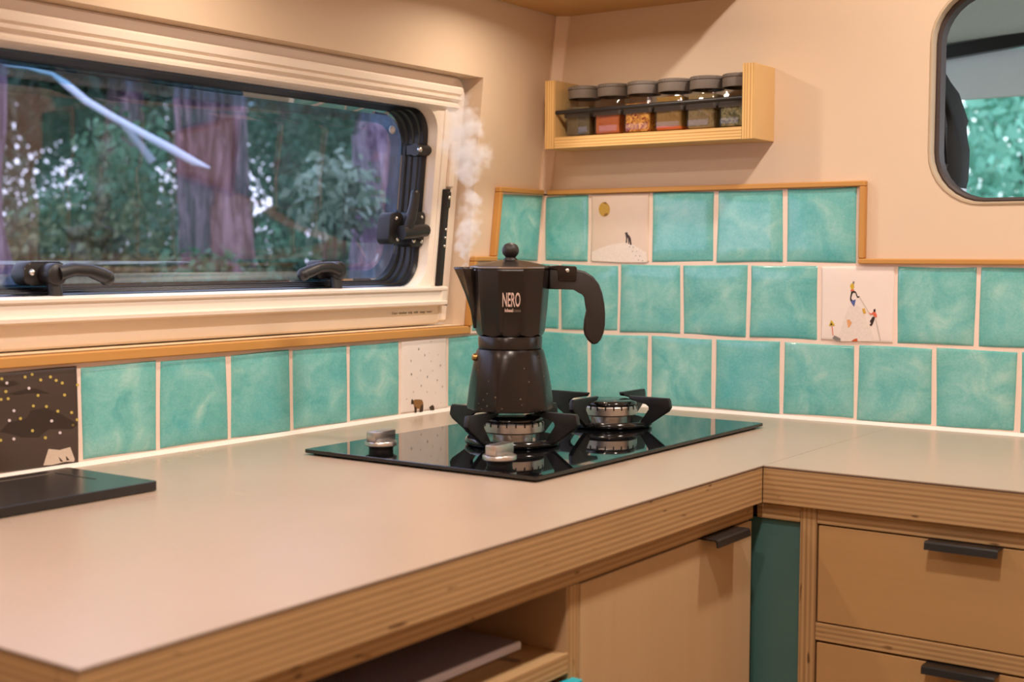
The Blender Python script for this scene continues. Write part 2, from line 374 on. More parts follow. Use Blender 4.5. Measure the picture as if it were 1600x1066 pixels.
# ------------------------------------------------------------------ tiled splashback: every tile a part of its wall
PLACED = {}
TP, TS, VP = .105, .0996, .1048
def tile_mesh(w, h, seed, flat=False):
    rnd = random.Random(seed); n = 9; bm = bmesh.new(); g = {}
    lay = bm.loops.layers.float_color.new('edge') if False else None
    e = [rnd.uniform(-.0006, .0006) for _ in range(8)]
    ph = [rnd.uniform(0, 6) for _ in range(4)]
    vals = []
    for i in range(n):
        for j in range(n):
            k = (0, .012, .04, .2, .5, .8, .96, .988, 1)
            a = k[i]; b = k[j]
            d = min(a*w, (1-a)*w, b*h, (1-b)*h)
            drop = .0018*math.exp(-(d/.0016)) if not flat else .0009*math.exp(-(d/.0012))
            wav = (0 if flat else .0004*math.sin(5*a+ph[0])*math.sin(4*b+ph[1]))
            x = (a-.5)*w + (.0007*math.sin(3.1*b+ph[2])+e[0])*(1 if a > .5 else -1)*abs(2*a-1)
            y = (b-.5)*h + (.0007*math.sin(3.3*a+ph[3])+e[1])*(1 if b > .5 else -1)*abs(2*b-1)
            g[i, j] = bm.verts.new((x, y, -drop+wav-.0003)); vals.append(max(0, 1-d/.009))
    for i in range(n-1):
        for j in range(n-1): bm.faces.new([g[i, j], g[i+1, j], g[i+1, j+1], g[i, j+1]])
    rim = [g[i, 0] for i in range(n)]+[g[n-1, j] for j in range(1, n)]+[g[i, n-1] for i in range(n-2, -1, -1)]+[g[0, j] for j in range(n-2, 0, -1)]
    back = [bm.verts.new((v.co.x, v.co.y, -.0068)) for v in rim]
    for i in range(len(rim)): bm.faces.new([rim[i], back[i], back[(i+1) % len(rim)], rim[(i+1) % len(rim)]])
    me = bpy.data.meshes.new('tile'); bm.to_mesh(me); bm.free()
    at = me.attributes.new('edge', 'FLOAT', 'POINT')
    for i, v in enumerate(vals): at.data[i].value = v
    for i in range(len(vals), len(me.vertices)): at.data[i].value = 1
    for p in me.polygons: p.use_smooth = True
    return me
def tile(wall, mat, a, b, c, centre, w, h, seed, label=None, flat=False):
    """a, b: tile axes along the wall and up; c: out of the wall"""
    me = tile_mesh(w, h, seed, flat); me.materials.append(mat)
    o = bpy.data.objects.new('tile', me); COL.objects.link(o); o.parent = wall
    tilt = Matrix.Rotation(random.Random(seed*7).uniform(-.010, .010) if not flat else 0, 3, 'X') @ Matrix.Rotation(random.Random(seed*5).uniform(-.010, .010) if not flat else 0, 3, 'Y')
    Mx = Matrix((a, b, c)).transposed() @ tilt
    M4 = Matrix.Translation(Vector(centre)) @ Mx.to_4x4(); o.matrix_local = M4; PLACED[o.name] = M4
    if label: o['label'] = label
    return o
random.seed(4)
seed = 10
AX, UP, OUT = Vector((1, 0, 0)), Vector((0, 0, 1)), Vector((0, -1, 0))
back_prints = {}
def back_row(row, edges, special):
    global seed
    z0 = .005+row*VP; zc = z0+.0501
    for k, (x0, x1) in enumerate(edges):
        seed += 1; w = x1-x0
        sp = special.get(k)
        o = tile(wall_back, sp[0] if sp else GLAZE, AX, UP, OUT, ((x0+x1)/2, 0, zc), w, TS, seed, sp[1] if sp else None, bool(sp))
        if sp: back_prints[sp[2]] = o
J0 = .1047
back_row(0, [(.0035, J0-.0029)]+[(J0+k*TP+.0029, J0+(k+1)*TP-.0029) for k in range(0, 9)], {})
back_row(1, [(.014+.003, .0522-.0029)]+[(.0522+k*TP+.0029, .0522+(k+1)*TP-.0029) for k in range(0, 10)],
         {5: (TILE_WHITE, 'white tile painted with two climbers on a pale peak', 'climb')})
back_row(2, [(.0235, J0-.0029)]+[(J0+k*TP+.0029, J0+(k+1)*TP-.0029) for k in range(0, 4)],
         {1: (TILE_SAND, 'sand coloured tile painted with a wolf on a snow hill under a gold moon', 'wolf')})
LA, LU, LO = Vector((0, 1, 0)), Vector((0, 0, 1)), Vector((1, 0, 0))
K0, KP = -.8369, .1043
left_prints = {}
for k in range(-4, 8):
    seed += 1; y0, y1 = K0+k*KP+.0029, K0+(k+1)*KP-.0029
    sp = {-1: (TILE_NIGHT, 'dark brown tile painted with stars and a pale tent', 'camp'), 5: (TILE_WHITE, 'white tile painted with a brown bear and cub', 'bear')}.get(k)
    o = tile(wall_left, sp[0] if sp else GLAZE, LA, LU, LO, (0, (y0+y1)/2, .005+.0501), y1-y0, TS, seed, sp[1] if sp else None, bool(sp))
    if sp: left_prints[sp[2]] = o
LT = Vector((.104, 0, 1)).normalized(); LN = Vector((1, 0, -.104)).normalized()
def left_hi(y0, y1, row):
    global seed
    seed += 1; zc = .005+row*VP+.0501
    tile(wall_left, GLAZE, LA, LT, LN, (xt(zc), (y0+y1)/2, zc), y1-y0, TS, seed)
left_hi(-.050, -.0035, 1); left_hi(-.1565, -.0548, 1); left_hi(-.1105, -.0035, 2)
# grout beds
g = MB(); g.box(-.002, 1.30, .0022, .0068, .0005, .2135); g.box(.01, .5262, .0022, .0068, .2135, .3155)
g.build('grout', GROUT, wall_back)
g = MB(); g.box(-.0078, -.0022, -1.30, .004, .0005, .1085); g.box(-.0078, -.0022, -.1622, .004, .1085, .2140, f=lean); g.box(-.0078, -.0022, -.1145, .004, .2140, .3160, f=lean)
g.build('grout', GROUT, wall_left)
# white sealant bead along the worktop
g = MB().prism([(0, 0), (-.0065, 0), (-.0055, .0012), (-.0015, .0036), (0, .0042)], -.004, 1.30, lambda a, b, d: Vector((d, .0015+a, b+.0001)))
g.build('sealant', SEALANT, wall_back, smooth=True)
g = MB().prism([(0, 0), (.0065, 0), (.0055, .0012), (.0015, .0036), (0, .0042)], -1.30, 0, lambda a, b, d: Vector((-.0015+a, d, b+.0001)))
g.build('sealant', SEALANT, wall_left, smooth=True)
# oak edging strips round the tiles
def strip(name, mat, *d, f=None): return tag(bx(name, mat, None, *d, bev=.0012, f=f), kind='structure')
T = []
T.append(strip('trim_2', OAK_X, .030, .5345, -.0045, .0069, .3158, .3232))
T.append(strip('trim_3', OAK_Z, .5268, .5345, -.0045, .0069, .2205, .3158))
T.append(strip('trim_4', OAK_X, .5268, 1.30, -.0045, .0069, .2133, .2203))
T.append(strip('trim_5', OAK, -.0079, .0035, -.1222, -.0075, .3160, .3234, f=lean))
T.append(strip('trim_6', OAK_Z, -.0079, .0035, -.1222, -.1148, .2218, .3158, f=lean))
T.append(strip('trim_7', OAK, -.0079, .0035, -.1695, -.1148, .2144, .2216, f=lean))
T.append(strip('trim_8', OAK_Z, -.0079, .0035, -.1695, -.1622, .1205, .2142, f=lean))
T.append(strip('trim_9', OAK, -.0079, .0045, -1.30, -.1622, .1090, .1203))
for o, l in zip(T, ('oak strip along the top of the back wall tiles', 'short upright oak strip at the right end of the top tile row', 'oak strip along the lower tiles right of the step',
    'short oak strip above the left wall corner tile', 'upright oak strip left of the corner tile', 'short oak step strip behind the coffee pot', 'upright oak strip beside the window recess', 'long oak strip along the front of the window sill')):
    o['label'] = l; o['category'] = 'trim'
# painted decoration on tiles: thin layers of glaze ink just proud of the tile face
PRINT_CLIMBERS = [
  ('peak', [(0.5144,0.1571),(0.5225,0.1606),(0.5296,0.1563),(0.5367,0.1442),(0.5392,0.1354),(0.5451,0.1266),(0.5482,0.1178),(0.5483,0.1112),(0.4978,0.1091),(0.5023,0.1218),(0.5089,0.1423)]),
  ('yellow', [(0.5151,0.184),(0.5168,0.1868),(0.5185,0.1874),(0.5203,0.1863),(0.5209,0.1819),(0.5198,0.1794),(0.5169,0.1793)]),
  ('grey', [(0.5185,0.1891),(0.5204,0.1906),(0.5213,0.1886),(0.5203,0.1861),(0.5187,0.1869)]),
  ('red', [(0.516,0.179),(0.5207,0.1794),(0.521,0.1768),(0.5187,0.1773),(0.5162,0.1764)]),
  ('dark', [(0.517,0.1762),(0.5193,0.1771),(0.5222,0.1772),(0.524,0.1752),(0.526,0.1702),(0.5283,0.1705),(0.5287,0.1691),(0.5253,0.168),(0.5228,0.1746),(0.5199,0.1751),(0.5182,0.1723),(0.5172,0.1672),(0.5192,0.1645),(0.5161,0.1633),(0.5154,0.1666),(0.516,0.1711)]),
  ('blue', [(0.5161,0.1638),(0.5236,0.166),(0.5225,0.1606),(0.5215,0.1561),(0.5191,0.1589)]),
  ('ochre', [(0.5323,0.1538),(0.5359,0.1546),(0.538,0.1482),(0.5347,0.1467)]),
  ('tan', [(0.5117,0.1387),(0.5156,0.1389),(0.5187,0.1347),(0.515,0.1281),(0.5133,0.1284)]),
  ('redd', [(0.5183,0.11),(0.5218,0.1126),(0.5264,0.1143),(0.5273,0.1103)]),
  ('yellow', [(0.4867,0.1294),(0.4899,0.1378),(0.4952,0.1303)]),
  ('dark', [(0.4885,0.1304),(0.4899,0.1344),(0.492,0.131)]),
  ('red', [(0.4905,0.1291),(0.4915,0.1291),(0.4933,0.1169),(0.4924,0.1169)]),
  ('grey', [(0.492,0.1129),(0.4947,0.117),(0.5036,0.113),(0.5033,0.1099),(0.4978,0.1097)]),
  ('dark', [(0.5482,0.1534),(0.5505,0.1543),(0.551,0.1513),(0.5498,0.149),(0.5481,0.1501)]),
  ('red', [(0.5447,0.1467),(0.5475,0.1501),(0.5509,0.1496),(0.5529,0.1458),(0.5526,0.1422),(0.5511,0.1435),(0.5488,0.144),(0.5472,0.1473)]),
  ('red', [(0.5421,0.1494),(0.5447,0.1476),(0.5472,0.149),(0.5472,0.1476),(0.5445,0.146),(0.5417,0.1486)]),
  ('dark', [(0.5473,0.144),(0.5503,0.1429),(0.5494,0.139),(0.5475,0.134),(0.5456,0.1311),(0.5429,0.1327),(0.545,0.1344),(0.5435,0.1377),(0.5449,0.14)]),
  ('line', [(0.5285,0.1691),(0.5289,0.1695),(0.5426,0.1488),(0.5422,0.1485)]),
  ('line', [(0.5512,0.1402),(0.5518,0.1403),(0.5589,0.1116),(0.5583,0.1116)]),
]
PRINT_BEARS = [
  ('brown', [(-0.2904,0.0213),(-0.2849,0.0226),(-0.2766,0.0219),(-0.2701,0.0207),(-0.2673,0.0163),(-0.2673,0.0086),(-0.2688,0.0034),(-0.2757,0.0035),(-0.2757,0.0088),(-0.2812,0.0093),(-0.2821,0.0035),(-0.2858,0.0039),(-0.2867,0.0104),(-0.2885,0.0159)]),
  ('darkb', [(-0.294,0.0169),(-0.2931,0.0233),(-0.2913,0.0237),(-0.2898,0.0224),(-0.2876,0.0164),(-0.2904,0.0164)]),
  ('darkb', [(-0.2729,0.0127),(-0.2673,0.0146),(-0.2677,0.0063),(-0.2692,0.0031),(-0.2757,0.0035),(-0.2744,0.0087)]),
  ('darkb', [(-0.2867,0.0128),(-0.2821,0.0112),(-0.2822,0.0033),(-0.2858,0.0039)]),
  ('darkb', [(-0.2542,0.0086),(-0.2504,0.0106),(-0.2457,0.0114),(-0.2428,0.0082),(-0.2428,0.0034),(-0.2466,0.0031),(-0.2476,0.005),(-0.2504,0.0037),(-0.2519,0.0058)]),
  ('grey', [(-0.2788,0.0945),(-0.2764,0.0938),(-0.2758,0.0917),(-0.2779,0.0907),(-0.2785,0.0916),(-0.2773,0.0927)]),
  ('grey', [(-0.2652,0.0849),(-0.2631,0.0842),(-0.2626,0.0824),(-0.2644,0.0815),(-0.2649,0.0824),(-0.2639,0.0833)]),
  ('grey', [(-0.2955,0.0787),(-0.2936,0.0782),(-0.2931,0.0765),(-0.2948,0.0756),(-0.2952,0.0764),(-0.2943,0.0773)]),
  ('grey', [(-0.2748,0.0636),(-0.2734,0.0631),(-0.273,0.0618),(-0.2743,0.0612),(-0.2746,0.0618),(-0.2739,0.0624)]),
  ('grey', [(-0.2947,0.0603),(-0.2925,0.0596),(-0.292,0.0576),(-0.2939,0.0567),(-0.2944,0.0576),(-0.2934,0.0586)]),
  ('grey', [(-0.2596,0.0541),(-0.2575,0.0535),(-0.257,0.0516),(-0.2588,0.0507),(-0.2594,0.0516),(-0.2583,0.0525)]),
  ('grey', [(-0.2503,0.1025),(-0.2493,0.1022),(-0.249,0.1013),(-0.2499,0.1008),(-0.2502,0.1013),(-0.2497,0.1017)]),
  ('grey', [(-0.2352,0.0826),(-0.2341,0.0823),(-0.2338,0.0814),(-0.2348,0.0809),(-0.235,0.0814),(-0.2345,0.0818)]),
  ('grey', [(-0.2508,0.0748),(-0.2496,0.0744),(-0.2493,0.0733),(-0.2504,0.0728),(-0.2507,0.0733),(-0.25,0.0739)]),
  ('grey', [(-0.2297,0.0682),(-0.2279,0.0676),(-0.2274,0.066),(-0.229,0.0652),(-0.2295,0.066),(-0.2286,0.0668)]),
  ('grey', [(-0.2474,0.0612),(-0.2462,0.0608),(-0.2459,0.0598),(-0.247,0.0593),(-0.2473,0.0598),(-0.2467,0.0603)]),
  ('grey', [(-0.2373,0.0473),(-0.2357,0.0468),(-0.2352,0.0453),(-0.2367,0.0447),(-0.2371,0.0454),(-0.2363,0.0461)]),
  ('grey', [(-0.2735,0.0423),(-0.2717,0.0417),(-0.2713,0.0401),(-0.2728,0.0394),(-0.2733,0.0401),(-0.2724,0.0409)]),
  ('grey', [(-0.2252,0.0373),(-0.2236,0.0368),(-0.2232,0.0355),(-0.2246,0.0348),(-0.225,0.0355),(-0.2242,0.0361)]),
  ('grey', [(-0.2903,0.0347),(-0.289,0.0342),(-0.2886,0.033),(-0.2898,0.0325),(-0.2901,0.0331),(-0.2894,0.0336)]),
  ('grey', [(-0.2599,0.0322),(-0.2586,0.0318),(-0.2583,0.0305),(-0.2594,0.03),(-0.2598,0.0306),(-0.2591,0.0312)]),
  ('grey', [(-0.3044,0.0259),(-0.3031,0.0255),(-0.3028,0.0243),(-0.304,0.0238),(-0.3043,0.0243),(-0.3036,0.0249)]),
  ('grey', [(-0.2403,0.0294),(-0.2394,0.0291),(-0.2392,0.0283),(-0.24,0.0279),(-0.2402,0.0283),(-0.2397,0.0287)]),
  ('grey', [(-0.2544,0.0865),(-0.2536,0.0863),(-0.2534,0.0856),(-0.2541,0.0853),(-0.2543,0.0856),(-0.2539,0.0859)]),
  ('grey', [(-0.2279,0.0135),(-0.2269,0.0132),(-0.2267,0.0124),(-0.2275,0.0121),(-0.2277,0.0124),(-0.2273,0.0128)]),
  ('grey', [(-0.2805,0.0528),(-0.2797,0.0526),(-0.2796,0.0519),(-0.2802,0.0516),(-0.2804,0.0519),(-0.28,0.0522)]),
]
PRINT_WOLF = [
  ('snow', [(0.1096,0.2288),(0.1234,0.2341),(0.1397,0.2388),(0.1559,0.2414),(0.1693,0.243),(0.18,0.2398),(0.1907,0.2347),(0.2039,0.2278),(0.2054,0.2135),(0.1589,0.2133),(0.1097,0.2153)]),
  ('gold', [(0.1409,0.2921),(0.1402,0.2879),(0.1381,0.2844),(0.1349,0.2821),(0.1312,0.2813),(0.1274,0.2822),(0.1242,0.2846),(0.122,0.2882),(0.1212,0.2924),(0.1219,0.2966),(0.124,0.3001),(0.1272,0.3024),(0.131,0.3032),(0.1347,0.3022),(0.1379,0.2998),(0.1401,0.2962)]),
  ('goldd', [(0.1318,0.2859),(0.1359,0.287),(0.1379,0.2847),(0.1339,0.2822),(0.1298,0.2818)]),
  ('goldd', [(0.1282,0.3029),(0.1337,0.3031),(0.1364,0.2998),(0.131,0.3005)]),
  ('darkb', [(0.1668,0.2566),(0.1692,0.2577),(0.1712,0.2579),(0.1722,0.2548),(0.1752,0.2525),(0.1773,0.2485),(0.1787,0.2393),(0.176,0.239),(0.1749,0.2462),(0.1744,0.2404),(0.1727,0.2407),(0.173,0.2473),(0.1713,0.2508),(0.1707,0.2422),(0.1687,0.2418),(0.1693,0.2485),(0.1682,0.2543)]),
  ('grey', [(0.1743,0.2361),(0.1754,0.237),(0.1765,0.2361),(0.1754,0.2351)]),
  ('grey', [(0.1806,0.2358),(0.1817,0.2367),(0.1827,0.2358),(0.1817,0.2349)]),
  ('grey', [(0.1793,0.2295),(0.1804,0.2304),(0.1815,0.2295),(0.1804,0.2286)]),
  ('grey', [(0.1864,0.2295),(0.1874,0.2304),(0.1885,0.2295),(0.1874,0.2286)]),
  ('grey', [(0.1847,0.2232),(0.1858,0.2241),(0.1868,0.2232),(0.1858,0.2223)]),
  ('grey', [(0.1917,0.223),(0.1928,0.2239),(0.1938,0.223),(0.1928,0.222)]),
  ('grey', [(0.1898,0.2169),(0.1909,0.2178),(0.1919,0.2169),(0.1909,0.216)]),
  ('grey', [(0.1967,0.2158),(0.1977,0.2167),(0.1988,0.2158),(0.1977,0.2148)]),
]
PRINT_CAMP = [
  ('tent', [(-0.8832,0.0065),(-0.8766,0.0228),(-0.8632,0.0201),(-0.8503,0.0217),(-0.845,0.008),(-0.846,0.0057),(-0.8561,0.007),(-0.8725,0.0056)]),
  ('darkb', [(-0.8651,0.0136),(-0.8589,0.0073),(-0.8625,0.0078)]),
  ('darkb', [(-0.856,0.0133),(-0.8515,0.008),(-0.8552,0.0081)]),
  ('cloud', [(-0.9213,0.0838),(-0.9007,0.0867),(-0.8902,0.0866),(-0.8745,0.08),(-0.8973,0.0826),(-0.9129,0.0816)]),
  ('cloud', [(-0.9014,0.057),(-0.896,0.0642),(-0.8801,0.0658),(-0.8587,0.056),(-0.8405,0.0447),(-0.848,0.0407),(-0.8753,0.0436),(-0.8879,0.0364),(-0.907,0.0385),(-0.9223,0.044),(-0.9323,0.0466),(-0.922,0.0545)]),
  ('cloud', [(-0.9311,0.0959),(-0.9159,0.0962),(-0.9092,0.0927),(-0.9211,0.0906),(-0.9312,0.0921)]),
  ('star', [(-0.8924,0.1009),(-0.8934,0.0995),(-0.8953,0.0996),(-0.8962,0.1011),(-0.8952,0.1025),(-0.8933,0.1024)]),
  ('star', [(-0.9006,0.0989),(-0.9016,0.0975),(-0.9035,0.0976),(-0.9044,0.0992),(-0.9034,0.1005),(-0.9015,0.1004)]),
  ('star', [(-0.8825,0.0945),(-0.8835,0.0931),(-0.8854,0.0932),(-0.8864,0.0948),(-0.8854,0.0962),(-0.8834,0.096)]),
  ('star', [(-0.8709,0.0967),(-0.8719,0.0953),(-0.8738,0.0955),(-0.8748,0.097),(-0.8738,0.0984),(-0.8718,0.0983)]),
  ('star', [(-0.8641,0.0926),(-0.8651,0.0912),(-0.8671,0.0914),(-0.8681,0.0929),(-0.867,0.0943),(-0.8651,0.0942)]),
  ('star', [(-0.8569,0.0894),(-0.8579,0.088),(-0.8599,0.0882),(-0.8609,0.0897),(-0.8599,0.0912),(-0.8579,0.091)]),
  ('star', [(-0.8382,0.0859),(-0.8392,0.0845),(-0.8413,0.0847),(-0.8422,0.0863),(-0.8412,0.0877),(-0.8392,0.0875)]),
  ('star', [(-0.8862,0.0789),(-0.8872,0.0776),(-0.8891,0.0777),(-0.8901,0.0793),(-0.8891,0.0806),(-0.8871,0.0805)]),
  ('star', [(-0.8544,0.0767),(-0.8555,0.0753),(-0.8575,0.0755),(-0.8585,0.0771),(-0.8574,0.0785),(-0.8554,0.0783)]),
  ('star', [(-0.8919,0.0687),(-0.8929,0.0673),(-0.8948,0.0675),(-0.8957,0.069),(-0.8947,0.0704),(-0.8928,0.0702)]),
  ('star', [(-0.8765,0.0667),(-0.8776,0.0653),(-0.8795,0.0655),(-0.8805,0.067),(-0.8794,0.0684),(-0.8775,0.0682)]),
  ('star', [(-0.863,0.0606),(-0.864,0.0592),(-0.866,0.0594),(-0.867,0.061),(-0.8659,0.0624),(-0.864,0.0622)]),
  ('star', [(-0.8462,0.0576),(-0.8472,0.0562),(-0.8493,0.0564),(-0.8503,0.058),(-0.8492,0.0594),(-0.8472,0.0592)]),
  ('star', [(-0.9071,0.0573),(-0.9081,0.0559),(-0.91,0.0561),(-0.9109,0.0577),(-0.9099,0.059),(-0.908,0.0588)]),
  ('star', [(-0.8909,0.0514),(-0.8919,0.05),(-0.8938,0.0502),(-0.8947,0.0518),(-0.8937,0.0531),(-0.8918,0.0529)]),
  ('star', [(-0.8623,0.0501),(-0.8633,0.0487),(-0.8653,0.0489),(-0.8663,0.0505),(-0.8653,0.0518),(-0.8633,0.0516)]),
  ('star', [(-0.8391,0.0493),(-0.8402,0.0479),(-0.8422,0.0481),(-0.8432,0.0497),(-0.8422,0.0511),(-0.8401,0.0509)]),
  ('star', [(-0.8502,0.0447),(-0.8512,0.0433),(-0.8532,0.0436),(-0.8542,0.0452),(-0.8532,0.0465),(-0.8511,0.0463)]),
  ('star', [(-0.8444,0.0441),(-0.8455,0.0428),(-0.8475,0.043),(-0.8485,0.0446),(-0.8475,0.046),(-0.8454,0.0458)]),
  ('star', [(-0.8932,0.0435),(-0.8942,0.0421),(-0.8961,0.0423),(-0.897,0.0439),(-0.896,0.0452),(-0.8941,0.045)]),
  ('star', [(-0.8782,0.0346),(-0.8792,0.0332),(-0.8811,0.0334),(-0.8821,0.035),(-0.8811,0.0364),(-0.8791,0.0362)]),
  ('star', [(-0.9228,0.0859),(-0.9237,0.0846),(-0.9256,0.0847),(-0.9265,0.0862),(-0.9255,0.0876),(-0.9237,0.0874)]),
  ('star', [(-0.9204,0.0785),(-0.9214,0.0772),(-0.9232,0.0773),(-0.9241,0.0788),(-0.9232,0.0802),(-0.9213,0.08)]),
  ('star', [(-0.9283,0.0784),(-0.9293,0.0771),(-0.9311,0.0773),(-0.932,0.0788),(-0.931,0.0801),(-0.9292,0.0799)]),
  ('star', [(-0.9272,0.099),(-0.9281,0.0977),(-0.93,0.0978),(-0.9308,0.0993),(-0.9299,0.1006),(-0.928,0.1005)]),
  ('star', [(-0.9298,0.0377),(-0.9308,0.0364),(-0.9326,0.0366),(-0.9335,0.0382),(-0.9325,0.0395),(-0.9307,0.0393)]),
  ('white', [(-0.9216,0.0944),(-0.9225,0.093),(-0.9244,0.0932),(-0.9253,0.0947),(-0.9243,0.096),(-0.9224,0.0959)]),
  ('white', [(-0.8965,0.0871),(-0.8975,0.0858),(-0.8994,0.0859),(-0.9003,0.0874),(-0.8994,0.0888),(-0.8975,0.0887)]),
  ('white', [(-0.9143,0.0659),(-0.9152,0.0645),(-0.9171,0.0647),(-0.918,0.0662),(-0.917,0.0676),(-0.9152,0.0674)]),
  ('white', [(-0.9198,0.0566),(-0.9207,0.0552),(-0.9226,0.0554),(-0.9235,0.0569),(-0.9225,0.0583),(-0.9206,0.0581)]),
  ('white', [(-0.8706,0.0512),(-0.8716,0.0498),(-0.8736,0.05),(-0.8746,0.0516),(-0.8735,0.053),(-0.8716,0.0528)]),
  ('white', [(-0.8608,0.0378),(-0.8618,0.0365),(-0.8638,0.0367),(-0.8648,0.0383),(-0.8637,0.0396),(-0.8617,0.0394)]),
  ('white', [(-0.9151,0.0375),(-0.9161,0.0361),(-0.9179,0.0363),(-0.9188,0.0379),(-0.9179,0.0392),(-0.916,0.039)]),
]
def prints_joined(polys, parent, fn, name):
    by = {}
    for i, (col, pts) in enumerate(polys): by.setdefault(col, []).append((i, pts))
    for col, lst in by.items():
        m = MB()
        for i, pts in lst: m.prism(pts, .0, .0001, lambda a, b, d: fn(a, b, d+.00002+.00003*(i % 20)))
        o = m.build(name, PRINTM[col]); inv = PLACED[parent.name].inverted()
        for v in o.data.vertices: v.co = inv @ v.co
        o.parent = parent
prints_joined(PRINT_CLIMBERS, back_prints['climb'], lambda a, b, d: Vector((a, -d+.0002, b)), 'painted_figure')
prints_joined(PRINT_WOLF, back_prints['wolf'], lambda a, b, d: Vector((a, -d+.0002, b)), 'painted_figure')
prints_joined(PRINT_BEARS, left_prints['bear'], lambda a, b, d: Vector((d-.0002, a, b)), 'painted_figure')
prints_joined(PRINT_CAMP, left_prints['camp'], lambda a, b, d: Vector((d-.0002, a, b)), 'painted_figure')

def text_mesh(s, size, mat, name, fn, parent, width=None, bold=0.0, word=1.0, gap=1.0):
    cu = bpy.data.curves.new(name, 'FONT'); cu.body = s; cu.size = size; cu.align_x = 'CENTER'; cu.align_y = 'CENTER'; cu.offset = bold; cu.resolution_u = 3; cu.space_word = word; cu.space_character = gap
    o = bpy.data.objects.new(name, cu); COL.objects.link(o)
    me = bpy.data.meshes.new_from_object(o.evaluated_get(bpy.context.evaluated_depsgraph_get()))
    bpy.data.objects.remove(o)
    xs = [v.co.x for v in me.vertices]; k = width/(max(xs)-min(xs)) if width else 1; cx = (max(xs)+min(xs))/2
    off = world_loc(parent)
    for v in me.vertices: v.co = fn((v.co.x-cx)*k, v.co.y)-off
    me.materials.append(mat); t = bpy.data.objects.new(name, me); COL.objects.link(t); t.parent = parent; return t

# ------------------------------------------------------------------ window_1: caravan-style hinged window in the left wall
window = bpy.data.objects.new('window_1', None); COL.objects.link(window)
tag(window, 'white framed hinged camper window with black latches', 'window', kind='structure')
FY0, FY1 = -1.225, -.180                      # left end is outside the picture
def wl_(off, pts): return [Vector((off, y, z)) for y, z in pts]
o_out = rrect(FY0, FY1, .1235, .4750, .026); o_in = rrect(FY0+.06, -.2335, .1770, .4285, .034)
o_in2 = rrect(FY0+.062, -.2395, .1775, .4265, .036)
ring_loft([wl_(-.064, o_out), wl_(-.034, o_out), wl_(-.031, rrect(FY0+.003, FY1-.003, .1265, .4720, .024)), wl_(-.031, rrect(FY0+.05, -.2265, .1715, .4340, .034)),
           wl_(-.034, o_in), wl_(-.052, o_in2)], 'frame', WHITE_PLASTIC, window, f=lean)
# roller-blind cassette across the top: a stepped moulding
cas = [(-.031, .4615), (-.0235, .4600), (-.022, .4575), (-.022, .4500), (-.0235, .4485), (-.0255, .4480), (-.0255, .4462), (-.022, .4452), (-.022, .4425), (-.0275, .4400), (-.0275, .4360), (-.0245, .4345), (-.0245, .4310), (-.027, .4290), (-.034, .4280), (-.034, .4615)]
MB().prism(cas, FY0+.02, -.2000, lambda a, b, d: lean(Vector((a, d, b)))).build('blind_cassette', WHITE_PLASTIC, window, smooth=True, angle=30)
# pull bar of the blind along the bottom
rail = [(-.040, .1790), (-.022, .1785), (-.0185, .1765), (-.0185, .1735), (-.0215, .1715), (-.0215, .1600), (-.0205, .1580), (-.0170, .1570), (-.0170, .1530), (-.0195, .1512), (-.0285, .1510), (-.031, .1500), (-.040, .1500)]
MB().prism(rail, FY0+.02, -.2010, lambda a, b, d: lean(Vector((a, d, b)))).build('blind_rail', WHITE_PLASTIC, window, smooth=True, angle=30)
bx('rail_end_cap', WHITE_PLASTIC, window, -.034, -.0195, -.2120, -.2000, .1520, .1780, bev=.0012, f=lean)
bx('rail_slot', RUBBER, window, -.034, -.0188, -.2035, -.1990, .1506, .1545, f=lean)
# guide channel and the white bead / black stay on the right jamb
bx('guide_channel', WHITE_PLASTIC, window, -.034, -.0285, -.2255, -.2200, .1790, .4285, bev=.001, f=lean)
bx('corner_cap', WHITE_PLASTIC, window, -.036, -.0298, -.2050, -.1830, .1265, .1560, bev=.003, f=lean)
bx('blind_stop', WHITE_PLASTIC, window, -.034, -.0215, -.2095, -.1995, .3170, .3850, bev=.004, f=lean)
m = MB(); m.box(-.034, -.0240, -.2160, -.2055, .1790, .3170, bev=.0012, f=lean); m.box(-.0245, -.0215, -.2150, -.2065, .2900, .3130, bev=.001, f=lean)
st = m.build('stay', BLACK_PLASTIC, window)
m = MB()
for z in (.2360, .2480, .2600): m.sphere((xt(z)-.0236, -.2105, z), .0022, 8, 6)
m.sphere((xt(.305)-.0222, -.2105, .305), .003, 8, 6)
m.build('screw', SCREW, st, smooth=True)
# stepped rubber seal between frame and pane
def loop(off, g, r): return wl_(off, rrect(FY0+.062+g, -.2395-g, .1795+g*.5, .4262-g*.3, r, 8))
ring_loft([loop(-.046, 0, .036), loop(-.050, .003, .036), loop(-.056, .004, .036), loop(-.057, .007, .038), loop(-.064, .008, .04), loop(-.065, .011, .042), loop(-.071, .012, .043), loop(-.072, .016, .046), loop(-.079, .017, .05)],
          'rubber_seal', RUBBER, window, f=lean)
# bulged acrylic pane with a rounded rim
def pl(off, g, r): return wl_(off, rrect(FY0+.068+g, -.2480-g, .1810+g, .4255-g, r, 8))
def pane_loops(base): return [pl(base-.002, 0, .046), pl(base+.003, .004, .043), pl(base+.003, .0075, .041), pl(base-.004, .0175, .036), pl(base-.0075, .0205, .034), pl(base-.0095, .036, .024), pl(base-.0115, .06, .018), pl(base-.0125, .10, .012)]
m = MB(); Ls = [[m.bm.verts.new(p) for p in lp] for lp in pane_loops(-.080)]; n = len(Ls[0])
for a, b in zip(Ls, Ls[1:]):
    for i in range(n): m.bm.faces.new([a[i], a[(i+1) % n], b[(i+1) % n], b[i]])
m.bm.faces.new(Ls[-1]); m.apply(lean)
pane = m.build('window_pane', ACRYLIC, window, smooth=True, angle=60)
pane.data.materials.append(RIM)
for p in pane.data.polygons[:4*n]: p.material_index = 1
